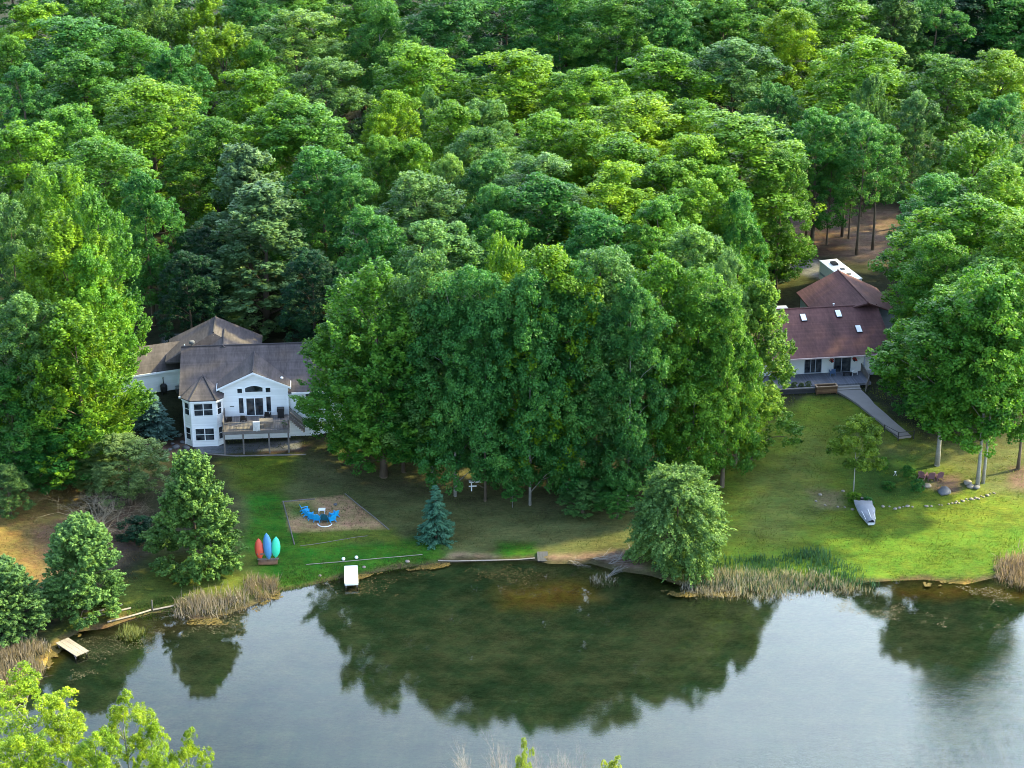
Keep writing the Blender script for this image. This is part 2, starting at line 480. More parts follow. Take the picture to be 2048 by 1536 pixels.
# ------------------------------------------------------------------ water
def water_mat():
    m, nt, out = nodes("lake_water"); L = nt.links
    tc = N(nt, "ShaderNodeTexCoord")
    n1 = N(nt, "ShaderNodeTexNoise", Scale=2.2, Detail=3.0, Roughness=.6)
    n2 = N(nt, "ShaderNodeTexNoise", Scale=7.0, Detail=2.0)
    n3 = N(nt, "ShaderNodeTexNoise", Scale=.05, Detail=2.0)
    for n in (n1, n2, n3): L.new(tc.outputs["Object"], n.inputs[0])
    sx = N(nt, "ShaderNodeSeparateXYZ"); L.new(tc.outputs["Object"], sx.inputs[0])
    # breeze: ripples grow towards the open south-east water
    a1 = N(nt, "ShaderNodeMath", operation='MULTIPLY_ADD'); a1.inputs[1].default_value = .035; a1.inputs[2].default_value = -.75
    L.new(sx.outputs[0], a1.inputs[0])
    a2 = N(nt, "ShaderNodeMath", operation='MULTIPLY_ADD'); a2.inputs[1].default_value = -.05; a2.inputs[2].default_value = 7.75
    L.new(sx.outputs[1], a2.inputs[0])
    a3 = N(nt, "ShaderNodeMath", operation='ADD'); L.new(a1.outputs[0], a3.inputs[0]); L.new(a2.outputs[0], a3.inputs[1])
    a4 = N(nt, "ShaderNodeMath", operation='ADD'); L.new(a3.outputs[0], a4.inputs[0]); L.new(n3.outputs[0], a4.inputs[1])
    mr = N(nt, "ShaderNodeMapRange"); mr.inputs[1].default_value = .75; mr.inputs[2].default_value = 1.5
    mr.inputs[3].default_value = .012; mr.inputs[4].default_value = .22
    L.new(a4.outputs[0], mr.inputs[0])
    s = N(nt, "ShaderNodeMath", operation='ADD'); L.new(n1.outputs[0], s.inputs[0]); L.new(n2.outputs[0], s.inputs[1])
    bp = N(nt, "ShaderNodeBump", Distance=.12); L.new(s.outputs[0], bp.inputs["Height"]); L.new(mr.outputs[0], bp.inputs["Strength"])
    gl = N(nt, "ShaderNodeBsdfGlossy", Roughness=.004); gl.inputs["Color"].default_value = rgb(1, 1, 1)
    L.new(bp.outputs[0], gl.inputs["Normal"])
    tr = N(nt, "ShaderNodeBsdfTransparent"); tr.inputs["Color"].default_value = rgb(.81, .84, .64)
    fr = N(nt, "ShaderNodeFresnel", IOR=1.45); L.new(bp.outputs[0], fr.inputs["Normal"])
    mx = N(nt, "ShaderNodeMixShader"); L.new(fr.outputs[0], mx.inputs[0]); L.new(tr.outputs[0], mx.inputs[1]); L.new(gl.outputs[0], mx.inputs[2])
    L.new(mx.outputs[0], out.inputs[0])
    return m


x0, x1 = LAKE[:, 0].min() - 1, LAKE[:, 0].max() + 1
y0, y1 = LAKE[:, 1].min() - 1, LAKE[:, 1].max() + 1
w = MB().add([(x0, y0, 0), (x1, y0, 0), (x1, y1, 0), (x0, y1, 0)], [(0, 1, 2, 3)]).build("water", water_mat())
w['kind'] = 'structure'

# ------------------------------------------------------------------ light
SUN_AZ, SUN_EL = math.atan2(.93, .37), R(33)        # from the right, a little behind the wood
world = bpy.data.worlds.new("World"); scene.world = world; world.use_nodes = True
nt = world.node_tree; nt.nodes.clear()
out = nt.nodes.new("ShaderNodeOutputWorld"); bg = nt.nodes.new("ShaderNodeBackground")
sky = nt.nodes.new("ShaderNodeTexSky"); sky.sky_type = 'NISHITA'; sky.sun_disc = False
sky.sun_elevation = SUN_EL; sky.sun_rotation = SUN_AZ; sky.dust_density = 2.0; sky.air_density = 1.0
bg.inputs[1].default_value = .15
# bright broken cloud low over the wood, thickest towards the sun; clear blue overhead
tc = N(nt, "ShaderNodeTexCoord")
cn = N(nt, "ShaderNodeTexNoise", Scale=2.2, Detail=7.0, Roughness=.58)
mp = N(nt, "ShaderNodeMapping"); mp.inputs["Scale"].default_value = (1, 1, 1.8)
nt.links.new(tc.outputs["Generated"], mp.inputs[0]); nt.links.new(mp.outputs[0], cn.inputs[0])
dp = N(nt, "ShaderNodeVectorMath", operation='DOT_PRODUCT'); dp.inputs[1].default_value = (.55, .55, -.63)
nt.links.new(tc.outputs["Generated"], dp.inputs[0])
ad = N(nt, "ShaderNodeMath", operation='ADD'); nt.links.new(cn.outputs[0], ad.inputs[0]); nt.links.new(dp.outputs["Value"], ad.inputs[1])
cr = N(nt, "ShaderNodeMapRange"); cr.inputs[1].default_value = .24; cr.inputs[2].default_value = 1.05; cr.inputs[4].default_value = .85
cr.interpolation_type = 'SMOOTHSTEP'
nt.links.new(ad.outputs[0], cr.inputs[0])
mxc = nt.nodes.new("ShaderNodeMix"); mxc.data_type = 'RGBA'
mxc.inputs[7].default_value = rgb(9.8, 11.7, 13.2)
nt.links.new(cr.outputs[0], mxc.inputs[0]); nt.links.new(sky.outputs[0], mxc.inputs[6])
nt.links.new(mxc.outputs[2], bg.inputs[0]); nt.links.new(bg.outputs[0], out.inputs[0])
sd = bpy.data.lights.new("sun", 'SUN'); sd.energy = 2.8; sd.angle = R(3); sd.color = (1.0, .87, .40)
so = bpy.data.objects.new("sun", sd); C.objects.link(so)
sv = Vector((math.sin(SUN_AZ) * math.cos(SUN_EL), math.cos(SUN_AZ) * math.cos(SUN_EL), math.sin(SUN_EL)))
so.rotation_euler = sv.to_track_quat('Z', 'Y').to_euler(); so.location = sv * 400
scene.view_settings.view_transform = 'Standard'; scene.view_settings.look = 'None'
scene.view_settings.exposure = 2.6; scene.view_settings.gamma = 1.0
try: scene.view_settings.use_curve_mapping = False
except Exception: pass
cy = scene.cycles
cy.max_bounces = 6; cy.diffuse_bounces = 4; cy.glossy_bounces = 3; cy.transmission_bounces = 4; cy.transparent_max_bounces = 8
cy.use_denoising = True; cy.denoising_prefilter = 'ACCURATE'; cy.filter_width = 1.0; cy.use_adaptive_sampling = False
cy.caustics_reflective = False; cy.caustics_refractive = False
# ------------------------------------------------------------------ crowns: thousands of leaf faces in clumps
UP = np.array([0, 0, 1.0])


def nrm(a): return a / (np.linalg.norm(a, axis=-1, keepdims=True) + 1e-9)


def rdir(rg, n): return nrm(rg.normal(size=(n, 3)))


def leaf_mesh(name, P, Nn, L, W, tint, T=None, mat=None, fold=.18):
    n = len(P)
    rg = np.random.RandomState(n % 9973)
    if T is None: T = rdir(rg, n)
    B = nrm(np.cross(Nn, T)); T = nrm(np.cross(B, Nn))
    L = np.broadcast_to(np.asarray(L, float), (n,))[:, None]; W = np.broadcast_to(np.asarray(W, float), (n,))[:, None]
    v = np.stack([P + T * L * .5, P + B * W * .5 - Nn * W * fold, P - T * L * .5, P - B * W * .5 - Nn * W * fold], 1).reshape(-1, 3)
    me = bpy.data.meshes.new(name)
    me.vertices.add(n * 4); me.vertices.foreach_set("co", v.astype(np.float32).ravel())
    me.loops.add(n * 4); me.loops.foreach_set("vertex_index", np.arange(n * 4, dtype=np.int32))
    me.polygons.add(n); me.polygons.foreach_set("loop_start", np.arange(n, dtype=np.int32) * 4)
    me.update(calc_edges=True)
    a = me.attributes.new("tint", 'FLOAT', 'FACE')
    a.data.foreach_set("value", np.clip(tint, 0, 1).astype(np.float32))
    me.materials.append(mat or M_leaf)
    return me


def prof_round(t): return np.clip(1 - ((t - .40) / .63) ** 2, 0, 1) ** .68
def prof_dome(t): return np.sqrt(np.clip(1 - np.clip((t - .25) / .76, 0, 1) ** 2, 0, 1)) * np.clip(.72 + t * 1.1, 0, 1)
def prof_cone(t): return np.clip(1.02 - t, 0, 1) ** .6 * np.clip(.6 + t * 3, 0, 1)
def prof_egg(t): return np.clip(1 - ((t - .36) / .67) ** 2, 0, 1) ** .62
def prof_col(t): return np.clip(1 - np.clip((t - .55) / .47, 0, 1) ** 1.8, 0, 1) ** .7 * np.clip(.75 + t, 0, 1)


def crown(seed, Rr=5.5, Ht=22.0, cb=.28, prof=prof_round, nmaj=24, mr=.33, nsub=14, nleaf=46, L=.36, sr=(.10, .17),
          elong=1.0, tipup=0.0, flat=.9, inner=.18, lean=.55, mat=None, spread=.66, lumpy=.10):
    rg = np.random.RandomState(seed)
    z0, hc = Ht * cb, Ht * (1 - cb)
    P = []; Nn = []; TI = []; majors = []
    ga = 2.399963
    ph = rg.rand(6) * 6.283
    for i in range(nmaj):
        t = (i + .5) / nmaj
        t = 1 - (1 - t) ** 1.15
        pr = float(prof(np.array([t]))[0])
        rad = Rr * pr * spread * (.85 + .3 * rg.rand()) if rg.rand() > inner else Rr * pr * .3 * rg.rand()
        a = i * ga + rg.normal() * .35
        m = Rr * mr * (.55 + .45 * pr) * (.75 + .5 * rg.rand())
        lump = 1 + lumpy * (math.sin(a * 2 + ph[0] + t * 3) + math.sin(a * 3 + ph[1] - t * 5) + .7 * math.sin(t * 9 + ph[2] + a))
        rad *= lump
        tz = t * .96 + .02 + (rg.normal() * .05 if t > .55 else 0) * (lumpy > 0)
        c = np.array([rad * math.cos(a), rad * math.sin(a), z0 + hc * min(tz, 1.04 - m * .35 / hc)])
        majors.append((c, m))
        ct = rg.rand()
        out = nrm(np.array([[c[0], c[1], (c[2] - z0 - hc * .35) * .7]]))[0]
        d = rdir(rg, nsub * 3)
        keep = (d @ nrm((out + UP * .55)[None])[0]) > -.35
        d = d[keep][:nsub]
        for s in d:
            q = c + s * np.array([1, 1, flat]) * m * (.72 + .38 * rg.rand())
            r = Rr * rg.uniform(*sr)
            axis = nrm((s * .5 + out * .6 + UP * tipup + rg.normal(size=3) * .2)[None])[0]
            n = int(nleaf * (.7 + .6 * rg.rand()))
            e = nrm(rdir(rg, n) + s * .45 + UP * .25)
            p = e * (r * (.45 + .6 * rg.rand(n)))[:, None]
            if elong != 1.0:
                al = p @ axis
                p = p + axis * (al * (elong - 1))[:, None]
                if tipup:                                   # taper towards the tip
                    f = np.clip(al / r, -1, 1)
                    p = p - (p - axis * (p @ axis)[:, None]) * (np.clip(f, 0, 1) * .75)[:, None]
            P.append(q + p); Nn.append(nrm(e * lean + UP * .35 + rdir(rg, n) * .65))
            TI.append(np.clip(.5 + (ct - .5) * .45 + (rg.rand() - .5) * .5 + (rg.rand(n) - .5) * .4, 0, 1))
    P = np.concatenate(P); Nn = np.concatenate(Nn); TI = np.concatenate(TI)
    n = len(P)
    Ls = L * (.7 + .6 * rg.rand(n))
    me = leaf_mesh("crown", P, Nn, Ls, Ls * .62, TI, mat=mat)
    return me, majors


def trunk_mesh(seed, Ht, cb, majors, r0, mat, nl=9, top=.8):
    rg = random.Random(seed); b = MB()
    pts = []; rs = []
    for i in range(7):
        t = i / 6 * top
        pts.append((math.sin(t * 5 + seed) * .012 * Ht * t, math.cos(t * 4 + seed) * .012 * Ht * t, Ht * t - (.6 if i == 0 else 0)))
        rs.append(r0 * (1.25 if i == 0 else 1 - .85 * t / top))
    b.tube(pts, rs, 7)
    mj = sorted(majors, key=lambda m: m[0][2])
    for c, m in mj[::max(1, len(mj) // nl)]:
        z = max(Ht * cb * .75, c[2] - (abs(c[0]) + abs(c[1])) * .8)
        z = min(z, Ht * top * .92)
        t = z / Ht
        s = Vector((math.sin(t * 5 + seed) * .012 * Ht * t, math.cos(t * 4 + seed) * .012 * Ht * t, z))
        e = Vector(c); mid = s.lerp(e, .5) + Vector((0, 0, .5))
        rr = r0 * .38 * (1 - .6 * t)
        b.tube([s, mid, e], [rr, rr * .7, rr * .25], 5)
    o = b.build("trunk", mat, smooth=True); me = o.data
    bpy.data.objects.remove(o)
    return me


PROTO = {}      # kind -> list of (crown mesh, trunk mesh, canonical height, canonical radius)


def add_proto(kind, cm, tm, Ht, Rr):
    a = np.empty(len(cm.vertices) * 3); cm.vertices.foreach_get("co", a); a = a.reshape(-1, 3)
    PROTO.setdefault(kind, []).append((cm, tm, float(np.percentile(a[:, 2], 99.8)), float(np.percentile(np.hypot(a[:, 0], a[:, 1]), 95))))


for i in range(4):      # broad domed maples and oaks
    cm, mj = crown(10 + i, 5.5, 22, .12, (prof_round, prof_egg)[i % 2], 50, .29, 16, 48, .28, (.07, .14), flat=1.05)
    add_proto('round', cm, trunk_mesh(i, 22, .25, mj, .32, M_bark), 22, 5.5)
for i in range(3):      # soft-textured lighter crowns
    cm, mj = crown(30 + i, 5.2, 22, .18, prof_egg, 52, .24, 13, 56, .24, (.065, .11), flat=1.1, elong=1.3)
    add_proto('soft', cm, trunk_mesh(i + 5, 22, .22, mj, .28, M_bark), 22, 5.2)
for i in range(3):      # crowns of upswept plumes
    cm, mj = crown(50 + i, 5.2, 22, .14, prof_egg, 50, .24, 13, 56, .26, (.065, .10), elong=2.5, tipup=1.0, flat=1.2)
    add_proto('plume', cm, trunk_mesh(i + 9, 22, .16, mj, .26, M_bark), 22, 5.2)
for i in range(3):      # tall edge-of-wood trees, leafy to the ground, hanging clusters
    cm, mj = crown(70 + i, 5.2, 25, .105, prof_egg, 66, .29, 15, 60, .26, (.075, .15), elong=1.1, flat=1.05, spread=.72)
    add_proto('curtain', cm, trunk_mesh(i + 14, 25, .08, mj, .17, M_bark if i == 1 else M_pale_bark, 12, .9), 25, 5.0)
for i in range(2):      # grey-green conical
    cm, mj = crown(90 + i, 4.6, 20, .06, prof_cone, 64, .23, 14, 54, .24, (.06, .10), flat=1.15, inner=.1, elong=1.6, tipup=.6)
    add_proto('cone', cm, trunk_mesh(i + 20, 20, .1, mj, .22, M_bark), 20, 4.6)
for i in range(2):      # thin high crown on a long bare stem
    cm, mj = crown(100 + i, 4.5, 25, .42, prof_egg, 26, .25, 11, 36, .31, (.10, .16), flat=1.1)
    add_proto('tall', cm, trunk_mesh(i + 24, 25, .42, mj, .24, M_bark), 25, 4.5)
for i in range(2):      # wide full lawn trees on a clear stem
    cm, mj = crown(105 + i, 5.5, 21, .29, prof_egg, 46, .27, 15, 52, .28, (.07, .12))
    add_proto('lawn', cm, trunk_mesh(i + 26, 21, .36, mj, .17, M_pale_bark), 21, 6.5)
for i in range(2):      # low bushes
    cm, mj = crown(110 + i, 1.6, 3.0, .02, prof_dome, 16, .34, 11, 34, .17, (.13, .22))
    add_proto('bush', cm, trunk_mesh(i + 27, 3, .1, mj, .05, M_bark, 6), 3.0, 1.6)
for i in range(2):      # soft needled pines, branch layers tipped with light tufts
    cm, mj = crown(120 + i, 4.6, 12.5, .02, prof_cone, 96, .24, 14, 54, .24, (.05, .09), elong=1.7, tipup=.25, flat=.5, mat=M_needle)
    add_proto('pine', cm, trunk_mesh(i + 30, 12.5, .05, mj, .2, M_bark), 12.5, 4.6)
for i in range(3):      # bright leafy tops of the near bank trees
    cm, mj = crown(130 + i, 3.4, 16, .35, prof_egg, 34, .22, 13, 52, .15, (.07, .12), flat=1.2, spread=.8)
    add_proto('near', cm, trunk_mesh(i + 33, 16, .35, mj, .17, M_pale_bark, 14, .95), 16, 3.4)
# layered young tree: flat branch sprays on a thin pale stem
cm, mj = crown(140, 2.6, 9, .42, prof_egg, 26, .32, 12, 40, .24, (.10, .18), flat=.32, spread=.75)
add_proto('young', cm, trunk_mesh(37, 9, .5, mj, .07, M_pale_bark, 8), 9, 2.6)


def spruce(seed, Rr, Ht, whorls=26, nb=13):
    rg = np.random.RandomState(seed); P = []; Nn = []; T = []; TI = []
    for w in range(whorls):
        t = (w + rg.rand() * .5) / whorls
        ln = Rr * (1 - t) ** .82 * (.9 + .2 * rg.rand()) + .12
        z = Ht * (.04 + .96 * t)
        for k in range(max(5, int(nb * (1 - t * .55)))):
            a = rg.rand() * 6.283
            l = ln * (.75 + .35 * rg.rand())
            d = np.array([math.cos(a), math.sin(a), 0]); s = np.array([-d[1], d[0], 0])
            m = int(16 + 22 * l / Rr)
            u = np.sqrt(rg.rand(m)) * l
            side = (rg.rand(m) - .5) * 2
            wd = .34 * l * (1 - u / l * .75) + .06
            zz = z - .22 * u + .10 * (u / l) ** 2 * l
            P.append(d * u[:, None] + s * (side * wd)[:, None] + UP * (zz - abs(side) * .10 * l)[:, None])
            T.append(nrm(d + s * (side * .9)[:, None] + UP * rg.normal(0, .15, (m, 1))))
            Nn.append(nrm(UP + rdir(rg, m) * .45 + d * .3))
            TI.append(np.clip(.25 + .6 * (u / l) + (rg.rand(m) - .5) * .4, 0, 1))
    P = np.concatenate(P); n = len(P); Ls = .42 * (.7 + .6 * rg.rand(n)) * (Ht / 9) ** .5
    me = leaf_mesh("crown", P, np.concatenate(Nn), Ls, Ls * .42, np.concatenate(TI), np.concatenate(T), M_needle, .3)
    b = MB().tube([(0, 0, -.3), (0, 0, Ht * .5), (0, 0, Ht * .98)], [.16, .10, .015], 7).build("trunk", M_bark)
    tm = b.data; bpy.data.objects.remove(b)
    return me, tm


for i in range(2):
    cm, tm = spruce(200 + i, 2.6, 8.5)
    add_proto('spruce', cm, tm, 8.5, 2.6)


cm, mj = crown(5, 4.6, 10.5, .03, prof_egg, 80, .24, 14, 66, .21, (.05, .10), elong=2.6, tipup=-.8, flat=.9, inner=.1)
tm = trunk_mesh(3, 10.5, .1, mj, .22, M_bark, 12, .7)
add_proto('willow', cm, tm, 10.5, 4.6)


def bare(seed, Ht, spreadf, mat, depth=4, r0=.10, nst=3):
    rg = random.Random(seed); b = MB()

    def grow(p, d, l, r, k):
        e = p + d * l; mid = p.lerp(e, .5) + Vector((rg.gauss(0, .05), rg.gauss(0, .05), rg.gauss(0, .03))) * l
        b.tube([p, mid, e], [r, r * .8, r * .55], 4, False)
        if k == 0: return
        for _ in range(rg.choice((2, 3, 3))):
            nd = (d + Vector((rg.gauss(0, 1), rg.gauss(0, 1), rg.gauss(.1, .6))) * spreadf).normalized()
            grow(p.lerp(e, rg.uniform(.55, 1)), nd, l * rg.uniform(.6, .85), r * .55, k - 1)
    for s in range(nst):
        d = Vector((rg.gauss(0, .4), rg.gauss(0, .4), 1)).normalized()
        grow(Vector((rg.gauss(0, .1), rg.gauss(0, .1), -.2)), d, Ht * .32, r0, depth)
    return b


# ------------------------------------------------------------------ setting the trees out
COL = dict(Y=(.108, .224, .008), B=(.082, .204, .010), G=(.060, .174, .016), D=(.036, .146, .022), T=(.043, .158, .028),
           E=(.064, .160, .038), P=(.090, .198, .030), K=(.011, .052, .024))  # K: leaf green darkened, the hollow's deep shade put into the colour
NAMES = dict(round='broadleaf_tree', soft='broadleaf_tree', plume='broadleaf_tree', curtain='broadleaf_tree', cone='broadleaf_tree',
             tall='broadleaf_tree', lawn='broadleaf_tree', bush='shrub', pine='pine_tree', near='broadleaf_tree', young='young_tree', spruce='spruce_tree', willow='willow_tree')
counter = {}


def plant_at(kind, x, y, z, h, rad, colr, label, group=None, pale=False, var=None, cat=None, name=None):
    k = counter.get(kind, 0); counter[kind] = k + 1
    cm, tm, Ht, Rr = PROTO[kind][(k if var is None else var) % len(PROTO[kind])]
    rg = random.Random(int(x * 37 + y * 91) % 100003)
    nm = name or NAMES[kind]
    r = empty(nm, (x, y, z - .05), rg.uniform(0, 6.283), label, cat or ('shrub' if nm == 'shrub' else 'tree'), group)
    r.scale = (rad / Rr, rad / Rr, h / Ht)
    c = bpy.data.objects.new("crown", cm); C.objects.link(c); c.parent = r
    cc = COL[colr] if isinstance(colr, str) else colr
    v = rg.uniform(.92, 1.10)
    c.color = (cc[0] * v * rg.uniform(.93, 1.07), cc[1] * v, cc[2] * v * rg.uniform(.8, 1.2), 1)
    t = bpy.data.objects.new("trunk" if nm != 'shrub' else 'stem', tm); C.objects.link(t); t.parent = r
    if pale is not False:
        t.material_slots[0].link = 'OBJECT'; t.material_slots[0].material = M_pale_bark if pale else M_bark
    return r


def by_top(kind, px, py, h, wpx, colr, label, **kw):
    x, y, z = at(px, py, h)
    return plant_at(kind, x, y, z, h, wpx * (.64 if py > 260 else .67) / ppm(x, y, z + h * .6), colr, label, **kw)


def by_foot(kind, px, py, h, wpx, colr, label, **kw):
    x, y, z = at(px, py)
    return plant_at(kind, x, y, z, h, wpx * .5 / ppm(x, y, z + h * .6), colr, label, **kw)


